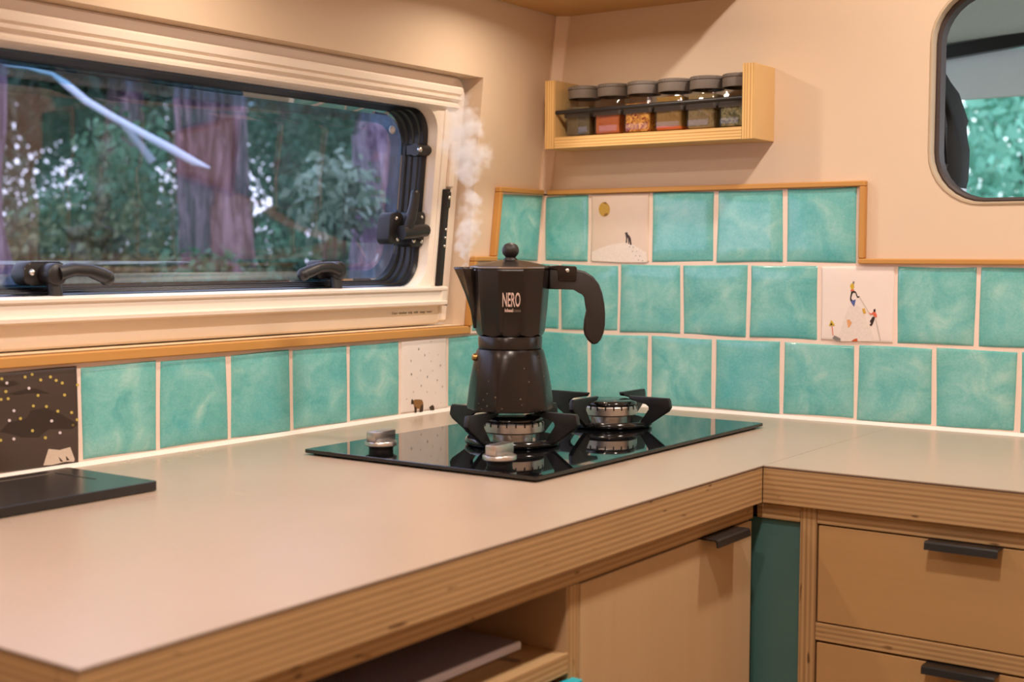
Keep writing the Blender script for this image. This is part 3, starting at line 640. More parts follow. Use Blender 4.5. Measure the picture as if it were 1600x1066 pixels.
md = pane.modifiers.new('thickness', 'SOLIDIFY'); md.thickness = .004; md.offset = -1
ring_loft([pl(-.0775, -.0005, .046), pl(-.0745, .004, .043), pl(-.0775, .0095, .039), pl(-.0815, .004, .043)], 'pane_edge', pane_mat('acrylic_edge', (.55, .66, .72), .30), window, f=lean)
# latches
def latch(yc, zc, flip, name='latch'):
    L = bpy.data.objects.new(name, None); COL.objects.link(L); L.parent = window; L.location = lean(Vector((-.060, yc, zc)))
    s = flip
    MB().prism(rrect(-.026, .026, -.0135, .0115, .009), -.018, .004, lambda a, b, d: Vector((d+.104*b, a, b)), bev=.003).build('latch_plate', BLACK_PLASTIC, L, smooth=True, local=True)
    m = MB()
    arm = [(.004*0, .012*s, .004), (.014, .012*s, .004)]
    m.lathe([(.0, -.012), (.0105, -.012), (.012, -.010), (.012, .010), (.0105, .012), (.0, .012)], 16, cap=False)
    m.apply(lambda p: Vector((p.z*.9+.013, p.x+.002*s, p.y-.002)))
    pts = [(.020, .004*s, -.001), (.021, .022*s, .003), (.022, .042*s, .002), (.021, .058*s, -.003), (.019, .068*s, -.006)]
    m.tube(pts, [.0085, .0075, .0070, .0080, .0075], 10)
    m.sphere((.019, .067*s, -.0065), .0085, 12, 8)
    m.tube([(.013, .002*s, -.006), (.016, .003*s, -.020), (.018, .003*s, -.036)], [.008, .0075, .0085], 8)
    m.build('latch_handle', BLACK_PLASTIC, L, smooth=True, local=True, angle=60)
    m = MB(); m.sphere((.0048, -.017*s, 0), .0042, 10, 6); m.build('screw', SCREW, L, smooth=True, local=True)
    m = MB().box(.008, .026, -.020*s if s > 0 else -.002, .002 if s > 0 else .020, -.036, -.027, bev=.001); m.build('latch_catch', BLACK_PLASTIC, L, local=True)
    return L
latch(-.846, .2035, 1); latch(-.408, .2045, -1)
# side latch on the right edge and the small friction hinge above it
S = bpy.data.objects.new('side_latch', None); COL.objects.link(S); S.parent = window; S.location = lean(Vector((-.052, -.262, .262)))
fS = lambda a, b, d: Vector((d+.104*b, a, b))
MB().prism(rrect(-.041, -.012, -.024, .020, .008), -.020, .002, fS, bev=.002).build('latch_plate', BLACK_PLASTIC, S, smooth=True, local=True)
MB().prism(rrect(-.003, .0265, -.027, .022, .006), -.018, .010, fS, bev=.002).build('latch_plate', BLACK_PLASTIC, S, smooth=True, local=True)
m = MB(); m.tube([(.014, -.030, -.008), (.016, -.012, -.006), (.016, .010, -.004), (.015, .022, -.004)], [.010, .010, .0095, .009], 12)
m.tube([(.016, -.020, -.004), (.021, -.0175, .012), (.024, -.015, .030), (.025, -.013, .046)], [.008, .0075, .0068, .0062], 10)
m.sphere((.025, -.013, .046), .0064, 10, 6)
m.build('latch_handle', BLACK_PLASTIC, S, smooth=True, local=True, angle=60)
m = MB()
for a, b in ((-.026, -.017), (.0, -.019), (-.028, .012), (.017, .0145), (.017, -.0195)): m.sphere((.0035 if a < -.01 else .0115, a, b), .0030, 8, 6)
m.build('screw', SCREW, S, smooth=True, local=True)
Hn = bpy.data.objects.new('window_hinge', None); COL.objects.link(Hn); Hn.parent = window; Hn.location = lean(Vector((-.052, -.252, .370)))
m = MB().tube([(.004, -.012, 0), (.004, .004, 0), (.004, .020, .001)], [.009, .0085, .0075], 12); m.box(-.016, .006, -.008, .019, -.008, .0085, bev=.002)
m.build('hinge_arm', BLACK_PLASTIC, Hn, smooth=True, local=True)
m = MB().sphere((.0115, -.010, 0), .004, 10, 6); m.build('screw', SCREW, Hn, smooth=True, local=True)
m = MB().sphere((xt(.3975)-.077, -.2815, .3975), .006, 12, 8, (.5, 1, 1)); m.build('pane_button', plain('clear_button', (.75, .75, .8), .2), window, smooth=True)
text_mesh('Clean window only with soapy water', .0046, INK, 'care_text', lambda a, b: lean(Vector((-.0306, -.2623+a, .1423+b))), window, width=.0890, bold=.00006, word=2.2, gap=1.12)

# ------------------------------------------------------------------ window_2: opening to the cab with rubber edge
win2 = bpy.data.objects.new('window_2', None); COL.objects.link(win2); tag(win2, 'rounded opening through the back wall into the cab', 'window', kind='structure')
def ol(y, g): return [Vector((a, y, b)) for a, b in rrect(.6135+g, 1.45-g, .2885+g, .566-g, .07-g, 8)]
ring_loft([ol(.0065, -.0005), ol(.0055, .0005), ol(.0055, .0030), ol(.012, .0040), ol(.020, .0040)], 'wooden_lip', plain('lip_ply', (.52, .40, .27), .55), win2)
ring_loft([ol(.019, .0035), ol(.0185, .0065), ol(.021, .0095), ol(.040, .0100), ol(.044, -.002)], 'rubber_edging', plain('edging_rubber', (.045, .028, .024), .6, var=.5, vs=700), win2)
# ------------------------------------------------------------------ worktop
wt = thing('worktop', 'L-shaped pale beige laminate worktop with thick plywood edge', 'worktop', (.3, -.6, -.04))
D1, D2, LEND = .578, .404, -1.2705
TT = -.0011
def tbox(name, mat, *d, **k): return bx(name, mat, wt, *d, **k)
tbox('worktop_panel', WORKTOP, .0003, D1, LEND, -.0003, TT, 0)
tbox('worktop_panel', WORKTOP, D1+.0005, 1.60, -D2, -.0003, TT, 0)
tbox('laminate_core', WORKCORE, .0003, D1+.0001, LEND-.0001, -.0003, -.0024, TT)
tbox('laminate_core', WORKCORE, D1+.0005, 1.60, -D2-.0001, -.0003, -.0024, TT)
tbox('plywood_edge', PLY_H, D1-.018, D1, LEND, -D2-.0003, -.0402, -.0024, bev=.0006)
tbox('plywood_edge', PLY_H, .0003, D1-.0185, LEND, LEND+.018, -.0402, -.0024, bev=.0006)
tbox('plywood_edge', PLY_H, D1+.0002, 1.60, -D2, -D2+.018, -.0402, -.0024, bev=.0006)
tbox('plywood_board', PLY_H, .0003, D1-.0185, LEND+.0185, -.0003, -.022, -.0026)
tbox('plywood_board', PLY_H, D1-.018, 1.60, -D2+.0185, -.0003, -.022, -.0026)

# ------------------------------------------------------------------ base cabinets
XF, YF = D1-.012, -D2+.012
cab = thing('base_cabinet', 'birch plywood base cabinet under the left run with door and open shelf', 'cabinet', (.3, -.8, -.9))
bx('top_rail', PLY_H, cab, XF-.018, XF, -1.25, -.4005, -.0590, -.0405, bev=.0005)
bx('stile', PLY_Y, cab, XF-.30, XF, -.7660, -.7498, -.88, -.0595, bev=.0005)
bx('shelf_board', PLY_H, cab, .05, XF, -1.25, -.7665, -.1345, -.1165, bev=.0005)
bx('end_panel', BIRCH_Z, cab, .02, XF, -1.268, -1.2505, -.88, -.0405)
bx('niche_back', BIRCH_X, cab, .18, .19, -1.25, -.7665, -.116, -.041)
bx('niche_side', plain('niche_side_birch', (.44, .27, .14), .55), cab, .19, XF-.001, -.7685, -.7662, -.1164, -.0592)
door = bx('door', BIRCH_Z, cab, XF-.018, XF, -.7478, -.4040, -.70, -.0612, bev=.0006)
def pull(y0, y1, z, parent):
    """folded black metal edge pull: flat lip out from the top of the front, then a short drop"""
    prof = [(-.006, 0), (.0165, 0), (.0185, -.0012), (.0195, -.0080), (.0176, -.0082), (.0165, -.0028), (.0150, -.0018), (-.006, -.0018)]
    return MB().prism(prof, y0, y1, lambda a, b, d: Vector((XF+a, d, z+b))).build('pull_handle', BLACK_PLASTIC, parent)
h = pull(-.5220, -.4470, -.0598, door); h['label'] = 'black metal edge pull'
lowfront = bx('drawer_front', CYAN, cab, XF-.002, XF+.010, -1.25, -.7590, -.70, -.1400, bev=.0006); lowfront['label'] = 'bright cyan drawer front'
bx('plinth', BIRCH_X, cab, .04, XF-.06, -1.24, -.41, -.89, -.72)
bx('carcass_back', BIRCH_X, cab, .02, .04, -1.25, -.41, -.88, -.05)

dr = thing('drawer_cabinet', 'plywood drawer cabinet under the right run with a teal side panel', 'cabinet', (.9, -.2, -.9))
bx('filler_panel', TEALPANEL, dr, XF-.012, .6150, YF+.006, YF+.020, -.88, -.0600).__setitem__('label', 'dark teal filler panel')
bx('top_rail', PLY_H, dr, XF+.0005, .6158, YF, YF+.020, -.0590, -.0405, bev=.0005)
bx('top_rail', PLY_H, dr, .6352, 1.58, YF, YF+.020, -.0580, -.0405, bev=.0005)
bx('stile', PLY_X, dr, .6162, .6348, YF, YF+.30, -.88, -.0404, bev=.0005)
def pull_y(x0, x1, z, parent):
    prof = [(-.006, 0), (.0165, 0), (.0185, -.0012), (.0195, -.0080), (.0176, -.0082), (.0165, -.0028), (.0150, -.0018), (-.006, -.0018)]
    return MB().prism(prof, x0, x1, lambda a, b, d: Vector((d, YF-a, z+b))).build('pull_handle', BLACK_PLASTIC, parent)
for z1, z0 in ((-.0598, -.1625), (-.1850, -.2880), (-.3105, -.60)):
    d = bx('drawer', BIRCH_X, dr, .6366, 1.20, YF+.001, YF+.018, z0, z1, bev=.0006)
    h = pull_y(.7545, .8255, z1+.0012, d)
    bx('drawer_rail', PLY_H, dr, .6352, 1.58, YF, YF+.020, z0-.0200, z0-.0015, bev=.0005)
bx('carcass_side', BIRCH_Z, dr, 1.2015, 1.218, YF, -.02, -.88, -.0405)
bx('carcass_back', BIRCH_X, dr, .6366, 1.2, -.03, -.02, -.88, -.0405)
# slim board lying on the open shelf
bd = thing('slim_board', 'slim mauve-grey panel with a bright lilac edge lying on the open shelf', 'board', (.45, -.95, -.116))
bx('top_face', plain('board_top', (.31, .25, .32), .45, var=.05), bd, .26, .528, -1.22, -.786, -.1115, -.1085, bev=.0008)
bx('front_edge', plain('board_edge', (.78, .77, .95), .3), bd, .5265, .531, -1.22, -.786, -.1155, -.1080, bev=.0012)
bx('under_tray', plain('board_base', (.16, .13, .16), .5), bd, .265, .526, -1.215, -.789, -.1163, -.1116)
bx('groove', plain('board_groove', (.06, .045, .06), .5), bd, .365, .371, -1.22, -.85, -.1086, -.1082)
# overhead cupboard
oc = thing('overhead_cupboard', 'warm wooden overhead cupboard above the left worktop, underside showing', 'cupboard', (.17, -.8, CUP_Z))
bx('base_board', CUPBOARD, oc, .048, .345, -2.2, .0065, CUP_Z, CUP_Z+.018)
bx('front_board', CUPBOARD, oc, .327, .345, -2.2, .0065, CUP_Z+.0182, 1.078)
for k in range(3):
    d = bx('cupboard_door', CUPBOARD, oc, .3455, .362, -2.18+k*.72, -1.48+k*.72, CUP_Z+.01, 1.06, bev=.001)
for i, (x, y) in enumerate(PUCKS):
    p = MB().lathe([(.024, .0), (.036, .0), (.037, -.001), (.037, -.0035), (.034, -.0045), (.026, -.0045), (.024, -.003)], 24, (x, y, CUP_Z), cap=False).build('puck_light_ring', WHITE_PLASTIC, oc, smooth=True)
for i, (x, y) in enumerate(CEIL_SPOTS):
    cl = thing('ceiling_light', 'round recessed ceiling spotlight, %s' % ('nearest the back wall', 'above the middle of the aisle', 'nearest the rear wall')[i], 'light', (x, y, CEIL_Z), 'recessed ceiling spotlights')
    MB().lathe([(.046, 0), (.060, 0), (.060, -.005), (.050, -.007), (.046, -.005)], 28, (x, y, CEIL_Z), cap=False).build('bezel', WHITE_PLASTIC, cl, smooth=True)
# black lid over the sink
sk = thing('sink_lid', 'flat black sink cover lying on the worktop beside the dark painted tile', 'sink cover', (.11, -1.08, 0))
LID = plain('lid_black', (.016, .014, .013), .24, spec=.5, var=.25, vs=20)
LIDE = plain('lid_edge', (.014, .012, .012), .5)
MB().prism(rrect(.046, .182, -1.262, -.8865, .004, 3), .0006, .0096, lambda a, b, d: Vector((a+(b+.8865)*.02*0, b, d)), bev=.0008).build('lid_slab', LID, sk)
m = MB(); m.box(.066, .0672, -1.24, -.925, .0094, .0099); m.build('groove_line', plain('groove_light', (.20, .15, .12), .5), sk)
m = MB(); m.box(.066, .128, -.9170, -.9150, .0094, .0098); m.build('groove_line', LIDE, sk)
# ------------------------------------------------------------------ gas hob
HX0, HX1, HY0, HY1 = .1315, .4465, -.6405, -.1148
hob = thing('gas_hob', 'two-burner gas hob with black mirror glass set in the worktop', 'hob', (.29, -.378, 0))
bx('hob_tray', IRON, hob, HX0+.008, HX1-.008, HY0+.008, HY1-.008, .0001, .0024)
MB().prism(rrect(HX0, HX1, HY0, HY1, .004, 3), .0024, .0064, lambda a, b, d: Vector((a, b, d)), bev=.0007).build('glass_plate', HOB_GLASS, hob)
GZ = .0064
def burner(cx, cy, ang0):
    b = MB().lathe([(.020, 0), (.0515, 0), (.0548, .002), (.0555, .005), (.0538, .0082), (.0505, .009), (.046, .0078), (.036, .0058), (.022, .0055), (.0, .0055)], 40, (cx, cy, GZ), cap=False).build('burner_dish', ENAMEL, hob, smooth=True, angle=60)
    MB().lathe([(.023, .005), (.023, .013), (.034, .0145), (.0362, .016), (.0362, .0255), (.0350, .0268), (.0, .0268)], 40, (cx, cy, GZ), cap=False).build('burner_crown', STEEL, b, smooth=True)
    m = MB()
    for i in range(22):
        a = 2*math.pi*i/22; c, s = math.cos(a), math.sin(a)
        m.box(.0345, .0366, -.0008, .0008, .0225, .0270, f=lambda p: Vector((cx+p.x*c-p.y*s, cy+p.x*s+p.y*c, GZ+p.z)))
    m.build('flame_slots', IRON, b)
    MB().lathe([(.0, .0268), (.0340, .0268), (.0352, .0280), (.0352, .0300), (.0335, .0325), (.028, .0336), (.0, .0340)], 40, (cx, cy, GZ), cap=False).build('burner_cap', ENAMEL, b, smooth=True, angle=50)
    m = MB(); m.lathe([(.0, 0), (.0025, 0), (.0025, .020), (.0012, .021), (.0, .024)], 10, (cx-.034*.816, cy-.040*.577, GZ+.004), cap=False); m.build('spark_plug', WHITE_PLASTIC, b, smooth=True)
    prof = [(.031, .0402), (.0305, .0384), (.033, .0352), (.056, .0322), (.0605, .0290), (.0610, .0245), (.047, .0085), (.049, .0040), (.056, .0035), (.061, .0070), (.0865, .0235), (.0900, .0285), (.0885, .0376), (.0865, .0402)]
    for k in range(4):
        a = ang0+k*math.pi/2; c, s = math.cos(a), math.sin(a)
        MB().prism(prof, -.0034, .0034, lambda r, z, d: Vector((cx+r*c-d*s, cy+r*s+d*c, GZ+z)), bev=.0011).build('pan_support', IRON, hob, smooth=True, angle=35)
    return b
B1, B2 = (.295, -.467), (.297, -.2570)
burner(*B1, R(0)); burner(*B2, R(0))
def knob(x, y, rot=0):
    k = MB().lathe([(.0135, 0), (.0135, .0035), (.0142, .0045), (.0142, .0058), (.0, .0058)], 28, (x, y, GZ), cap=False).build('control_knob', BLACK_PLASTIC, hob, smooth=True)
    MB().lathe([(.0, .0058), (.0170, .0058), (.0178, .0066), (.0178, .0100), (.0170, .0110), (.0, .0110)], 32, (x, y, GZ), cap=False).build('knob_skirt', STEEL, k, smooth=True)
    c, s = math.cos(rot), math.sin(rot)
    MB().box(-.0066, .0066, -.0176, .0176, .0108, .0225, bev=.0014, seg=2, f=lambda p: Vector((x+p.x*c-p.y*s, y+p.x*s+p.y*c, GZ+p.z))).build('knob_grip', STEEL, k, smooth=True)
knob(.208, -.597); knob(.374, -.602, R(3))

# ------------------------------------------------------------------ moka pot on the front burner
PX, PY, PZ = .2925, -.4690, GZ+.0402
pot = thing('moka_pot', 'black stovetop coffee pot with faceted top standing on the front burner', 'coffee pot', (PX, PY, PZ))
S = .000738                                           # metres per picture pixel at the pot, used only to scale its profile
rt = Vector((math.cos(YAW), -math.sin(YAW), 0)); rt = Vector((.8159, .5782, 0)); fd = Vector((-.5782, .8159, 0))
def decagon(a, n=10, ph=0.0, k=1.0):
    """radius factor of a regular n-gon with unit circumradius"""
    t = (a-ph) % (2*math.pi/n)-math.pi/n
    return (1-k)+k*math.cos(math.pi/n)/math.cos(t)
PH = math.atan2(.5782, .8159)+R(2)                    # a facet faces the camera
HS = .925                                            # height of the pot relative to its drawn profile
def up_(z):                                           # taller upper chamber, flatter lid
    if z <= .0925 or z > .1853: return z
    return .0925+(z-.0925)*1.075 if z <= .1712 else .1771+(z-.1712)*.58
def P3(a, b, d=0): return Vector((PX, PY, PZ))+rt*a+fd*d+Vector((0, 0, up_(b)*HS))
def potlathe(prof, *a, **k): return MB().lathe([(r, up_(z)*HS) for r, z in prof], *a, **k)
bp = [(.0, .0), (.0475, .0), (.0500, .0014), (.0502, .005), (.0492, .014), (.0476, .028), (.0455, .042), (.0430, .055), (.0405, .066), (.0388, .0725), (.0375, .0752), (.0, .0756)]
mixk = [1, 1, 1, 1, .95, .75, .45, .2, .05, 0, 0, 0]
potlathe(bp, 80, (PX, PY, PZ), cap=False, rad=lambda a, k: decagon(a, 10, PH, mixk[k])).build('boiler', MOKA, pot, smooth=True, angle=50)
potlathe([(.0, .0745), (.0355, .0745), (.0360, .0765), (.0366, .0770), (.0368, .0905), (.0360, .0918), (.0, .0918)], 64, (PX, PY, PZ), cap=False).build('collar', MOKA, pot, smooth=True, angle=40)
# upper chamber: ten flat facets with scalloped hem
n = 10; m = MB(); rings = []
spec = [(.0352, .0925, 0), (.0385, .0935, 1), (.0400, .0980, 0), (.0428, .125, 0), (.0452, .155, 0), (.0460, .1665, 0), (.0452, .1690, 0), (.0430, .1690, 0)]
N2 = 80
for r, z, sc_ in spec:
    ring = []
    for i in range(N2):
        a = 2*math.pi*i/N2; f = decagon(a, 10, PH)
        fr = ((a-PH) % (2*math.pi/n))/(2*math.pi/n); arch = math.sin(math.pi*fr)
        dz = -.0026*arch*(1 if z < .094 else (.5 if z < .1 else 0))+(.0012 if z < .094 else 0)
        ring.append(m.bm.verts.new((PX+r*1.0*f*math.cos(a), PY+r*f*math.sin(a), PZ+(up_(z)+dz)*HS)))
    rings.append(ring)
for a, b in zip(rings, rings[1:]):
    for i in range(N2): m.bm.faces.new([a[i], a[(i+1) % N2], b[(i+1) % N2], b[i]])
m.bm.faces.new(rings[0][::-1]); m.bm.faces.new(rings[-1])
ub = m.build('upper_chamber', MOKA, pot, smooth=True, angle=14)
# worn rim and lid
potlathe([(.0438, .1688), (.0466, .1690), (.0470, .1700), (.0468, .1712), (.0440, .1716)], 80, (PX, PY, PZ), cap=False, rad=lambda a, k: decagon(a, 10, PH)).build('worn_rim', MOKA_RIM, ub, smooth=True, angle=14)
lid = potlathe([(.0466, .1712), (.0462, .1722), (.0400, .1745), (.0300, .1785), (.0200, .1822), (.0110, .1848), (.0, .1852)], 80, (PX, PY, PZ), cap=False, rad=lambda a, k: decagon(a, 10, PH, [1, 1, 1, .9, .7, .2, 0][k])).build('lid', MOKA, pot, smooth=True, angle=16)
potlathe([(.0, .1840), (.0088, .1840), (.0078, .1862), (.0058, .1885), (.0070, .1900), (.0092, .1930), (.0099, .1968), (.0092, .2006), (.0070, .2040), (.0035, .2060), (.0, .2064)], 28, (PX, PY, PZ), cap=False).build('lid_knob', BAKELITE, lid, smooth=True)
# spout: open V running down the left side
m = MB()
prof = [(-.0405, .1005, .0010), (-.0440, .122, .0075), (-.0508, .142, .0125), (-.0570, .157, .0155), (-.0622, .1680, .0165), (-.0634, .1705, .0160)]
L = []
for i, (a, b, w) in enumerate(prof):
    root_r = .0395+.0058*(b-.10)/.07
    ring = [P3(-root_r+.004, b-.0005, w), P3(-root_r+(a+root_r)*.45, b, w*.92), P3(a+.0035, b, w*.38), P3(a, b, 0), P3(a+.0035, b, -w*.38), P3(-root_r+(a+root_r)*.45, b, -w*.92), P3(-root_r+.004, b-.0005, -w)]
    L.append([m.bm.verts.new(p) for p in ring])
for A, B in zip(L, L[1:]):
    for i in range(6): m.bm.faces.new([A[i], A[i+1], B[i+1], B[i]])
sp_ = m.build('spout', MOKA, pot, smooth=True, angle=50)
md = sp_.modifiers.new('thickness', 'SOLIDIFY'); md.thickness = .0018; md.offset = 1
# handle: hooked bakelite grip with a metal hinge bracket
hp = [(.0440, .1695), (.0600, .1688), (.0740, .1686), (.0850, .1660), (.0945, .1598), (.1010, .1515), (.1050, .1410), (.1072, .1290), (.1082, .1170), (.1080, .1040), (.1066, .0950), (.1035, .0870), (.0995, .0825), (.0960, .0812),
      (.0930, .0822), (.0885, .0865), (.0850, .0930), (.0836, .1000), (.0846, .1100), (.0868, .1210), (.0880, .1300), (.0870, .1370), (.0840, .1410), (.0790, .1435), (.0720, .1448), (.0600, .1452), (.0440, .1455)]
MB().prism(hp, -.0068, .0068, lambda a, b, d: P3(a, b, d), bev=.0025).build('handle', BAKELITE, pot, smooth=True, angle=50)
m = MB().prism([(.0430, .1735), (.0560, .1738), (.0740, .1722), (.0755, .1700), (.0750, .1560), (.0735, .1545), (.0545, .1550), (.0540, .1690), (.0430, .1690)], -.0088, .0088, lambda a, b, d: P3(a, b, d), bev=.001)
hg = m.build('hinge_bracket', MOKA, pot, smooth=True, angle=35)
m = MB(); m.sphere(P3(.0645, .1668, -.0090), .0030, 12, 8); m.build('hinge_pin', SCREW, hg, smooth=True)
m = MB().tube([P3(-.0365, .0655, -.010), P3(-.0420, .0655, -.0105), P3(-.0435, .0655, -.0108)], [.0042, .0042, .0028], 12); m.build('safety_valve', BRASS, pot, smooth=True)
# the printed name on the facet that faces the room
ang = PH-math.pi/2-R(2)
nrm = Vector((-fd.x, -fd.y, 0)); nrm.rotate(Matrix.Rotation(R(2), 3, 'Z')); tx = Vector((-nrm.y, nrm.x, 0))
def on_facet(a, b):
    z = .1335+b/HS; r = (.0428+(.0452-.0428)*(z-.125)/.030)*math.cos(math.pi/10)+.0004
    return Vector((PX, PY, PZ+up_(z)*HS))+nrm*r+tx*a
text_mesh('NERO', .0205, LOGO, 'logo', lambda a, b: on_facet(a-.0002, b), ub, width=.0200, bold=.00035)
text_mesh('ideal', .0050, LOGO, 'logo', lambda a, b: on_facet(a-.0030, b-.0104), ub, width=.0092, bold=.00016)
text_mesh('casa', .0050, plain('logo_faint', (.22, .15, .11), .5), 'logo', lambda a, b: on_facet(a+.0062, b-.0104), ub, width=.0080)

# ------------------------------------------------------------------ spice rack and jars
RY = -.0595
rk = thing('spice_rack', 'small birch plywood spice rack with a black rail on the back wall', 'rack', (.231, -.026, .3805))
def ply_board(name, d, front_mat):
    o = bx(name, BIRCH_RACK, rk, d[0], d[1], RY+.0006, .0069, d[4], d[5], bev=.0006)
    bx('ply_edge', front_mat, o, d[0]+.0002, d[1]-.0002, RY, RY+.0005, d[4]+.0002, d[5]-.0002); return o
ply_board('side_panel', (.0632, .0805, 0, 0, .3805, .4810), RACK_X)
ply_board('side_panel', (.3825, .3996, 0, 0, .3805, .4815), RACK_X)
ply_board('bottom_board', (.0808, .3822, 0, 0, .3808, .3975), RACK_Z)
MB().tube([(.0790, RY+.0045, .4335), (.3835, RY+.0045, .4365)], .0032, 12).build('rail', BLACK_PLASTIC, rk, smooth=True)
def make_jar():
    j = thing('spice_jar', '', 'jar', (0, 0, 0))
    sq = lambda h, r, z: [Vector((a, b, z)) for a, b in rrect(-h, h, -h, h, r, 4)]
    circ = lambda r, z: [Vector((r*math.cos(math.atan2(b, a)), r*math.sin(math.atan2(b, a)), z)) for a, b in rrect(-.02, .02, -.02, .02, .01, 4)]
    ring_loft([sq(.0200, .004, .0003), sq(.0218, .004, .002), sq(.0220, .004, .030), sq(.0226, .004, .0310), sq(.0226, .004, .0325), sq(.0220, .004, .0335), sq(.0218, .004, .049), sq(.0205, .006, .0535), circ(.0205, .0560), circ(.0205, .0585)],
              'jar_body', JAR_GLASS, j, caps=True)
    ring_loft([sq(.0188, .003, .0028), sq(.0197, .003, .004), sq(.0197, .003, .0435), sq(.0180, .003, .0440)], 'spice_filling', None, j, caps=True)
    ring_loft([sq(.0223, .004, .0285), sq(.0228, .004, .0290), sq(.0228, .004, .0375), sq(.0223, .004, .0380)], 'grey_band', plain('jar_band', (.10, .085, .075), .45), j)
    m = MB().lathe([(.0225, .0562), (.0240, .0562), (.0243, .0570), (.0243, .0682), (.0236, .0690), (.0246, .0694), (.0246, .0728), (.0236, .0740), (.0, .0742)], 40, cap=False)
    ld = m.build('jar_lid', LID_GREY, j, smooth=True, angle=30)
    m = MB()
    for i in range(36):
        a = 2*math.pi*i/36; c, s = math.cos(a), math.sin(a)
        m.box(.0243, .0252, -.0009, .0009, .0697, .0726, f=lambda p: Vector((p.x*c-p.y*s, p.x*s+p.y*c, p.z)))
    m.build('lid_ridges', LID_GREY, ld)
    return j
SP = [('grey-green powder', 'at the left end of the rack', spice_mat('spice_a', (.10, .075, .04), (.16, .12, .065), 900)),
      ('red-brown powder', 'second from the left on the rack', spice_mat('spice_b', (.34, .085, .025), (.42, .12, .035), 1200)),
      ('red and yellow chilli flakes', 'third from the left on the rack', spice_mat('spice_c', (.22, .03, .012), (.70, .36, .07), 330)),
      ('brown powder over orange', 'fourth from the left on the rack', spice_mat('spice_d', (.20, .115, .035), (.28, .16, .05), 1000, (.011, (.50, .11, .02)))),
      ('grey-brown ground spice', 'fifth from the left on the rack', spice_mat('spice_e', (.17, .12, .06), (.25, .18, .09), 700, (.007, (.33, .19, .06)))),
      ('dried green herbs', 'at the right end of the rack', spice_mat('spice_f', (.08, .075, .035), (.26, .22, .11), 420))]
proto = make_jar(); LEVEL = [1, .95, .98, 1.12, 1.12, .92]
for i, (what, where, sm) in enumerate(SP):
    j = proto if i == 0 else copy_tree(proto)
    j.location = (.1115+.0503*i, -.0255, .3976)
    j['label'] = 'square spice jar of %s, %s' % (what, where); j['group'] = 'spice jars on the rack'
    for ch in j.children:
        if ch.name.startswith('spice_filling'):
            if i: ch.data = ch.data.copy()
            ch.data.materials.clear(); ch.data.materials.append(sm)
            for v in ch.data.vertices:
                if v.co.z > .04: v.co.z = .0435*LEVEL[i]

# ------------------------------------------------------------------ steam rising from the spout
SPT = P3(-.056, .171)
def st(px, py): return SPT+rt*((px-728)*S)+Vector((0, 0, (412-py)*S))
BL = [(731, 408, 11, 1.5), (732, 396, 12, 1.5), (732, 383, 14, 1.4), (735, 368, 17, 1.2), (739, 350, 19, 1.25), (740, 328, 16, .9), (744, 306, 19, 1.05), (740, 284, 20, .95), (735, 262, 25, 1.1), (757, 243, 22, .9), (733, 236, 29, 1.25), (722, 210, 27, 1.0), (742, 200, 22, 1.15), (740, 178, 17, .8), (722, 182, 26, .55), (712, 225, 22, .5), (728, 158, 16, .45)]
m = N('steam_volume'); m.n.remove(m.b)
v = m.coord(); nz = m.add('ShaderNodeTexNoise'); m.link(v, nz.inputs['Vector']); nz.inputs['Scale'].default_value = 85; nz.inputs['Detail'].default_value = 3; nz.inputs['Roughness'].default_value = .6
sub = m.add('ShaderNodeVectorMath', operation='SUBTRACT'); m.link(nz.outputs['Color'], sub.inputs[0]); sub.inputs[1].default_value = (.5, .5, .5)
scl = m.add('ShaderNodeVectorMath', operation='SCALE'); m.link(sub.outputs[0], scl.inputs[0]); scl.inputs['Scale'].default_value = .034
wv = m.add('ShaderNodeVectorMath', operation='ADD'); m.link(v, wv.inputs[0]); m.link(scl.outputs[0], wv.inputs[1])
tot = None; steam_loc = Vector(SPT)
for px, py, r, k in BL:
    c = st(px, py)-steam_loc
    d = m.add('ShaderNodeVectorMath', operation='DISTANCE'); m.link(wv.outputs[0], d.inputs[0]); d.inputs[1].default_value = c
    f = m.math('MULTIPLY', m.math('MAXIMUM', m.math('SUBTRACT', 1.0, m.math('MULTIPLY', d.outputs['Value'], 1/(r*S))), 0.0), k)
    tot = f if tot is None else m.math('MAXIMUM', tot, f)
n2 = m.noise(v, 210, 3, .6)
den = m.math('MULTIPLY', m.math('MULTIPLY', m.math('MINIMUM', tot, .8), m.math('MULTIPLY_ADD', n2, 1.7, -.12)), 150.0)
pv = m.add('ShaderNodeVolumePrincipled'); pv.inputs['Color'].default_value = (.97, .96, .98, 1); pv.inputs['Anisotropy'].default_value = .1
m.link(m.math('MAXIMUM', den, 0.0), pv.inputs['Density']); m.link(pv.outputs[0], m.out.inputs['Volume'])
hull = MB(); prof = [(412, 735, 10), (390, 733, 20), (350, 738, 26), (310, 742, 28), (262, 742, 42), (230, 738, 50), (190, 732, 44), (155, 730, 30), (138, 730, 8)]
hull.tube([st(px, py) for py, px, r in prof], [r*S for py, px, r in prof], 14)
stm = hull.build('steam', m.m)
for w in stm.data.vertices: w.co -= steam_loc
stm.location = steam_loc
tag(stm, 'pale wisp of steam rising from the coffee pot spout', 'steam', kind='stuff')
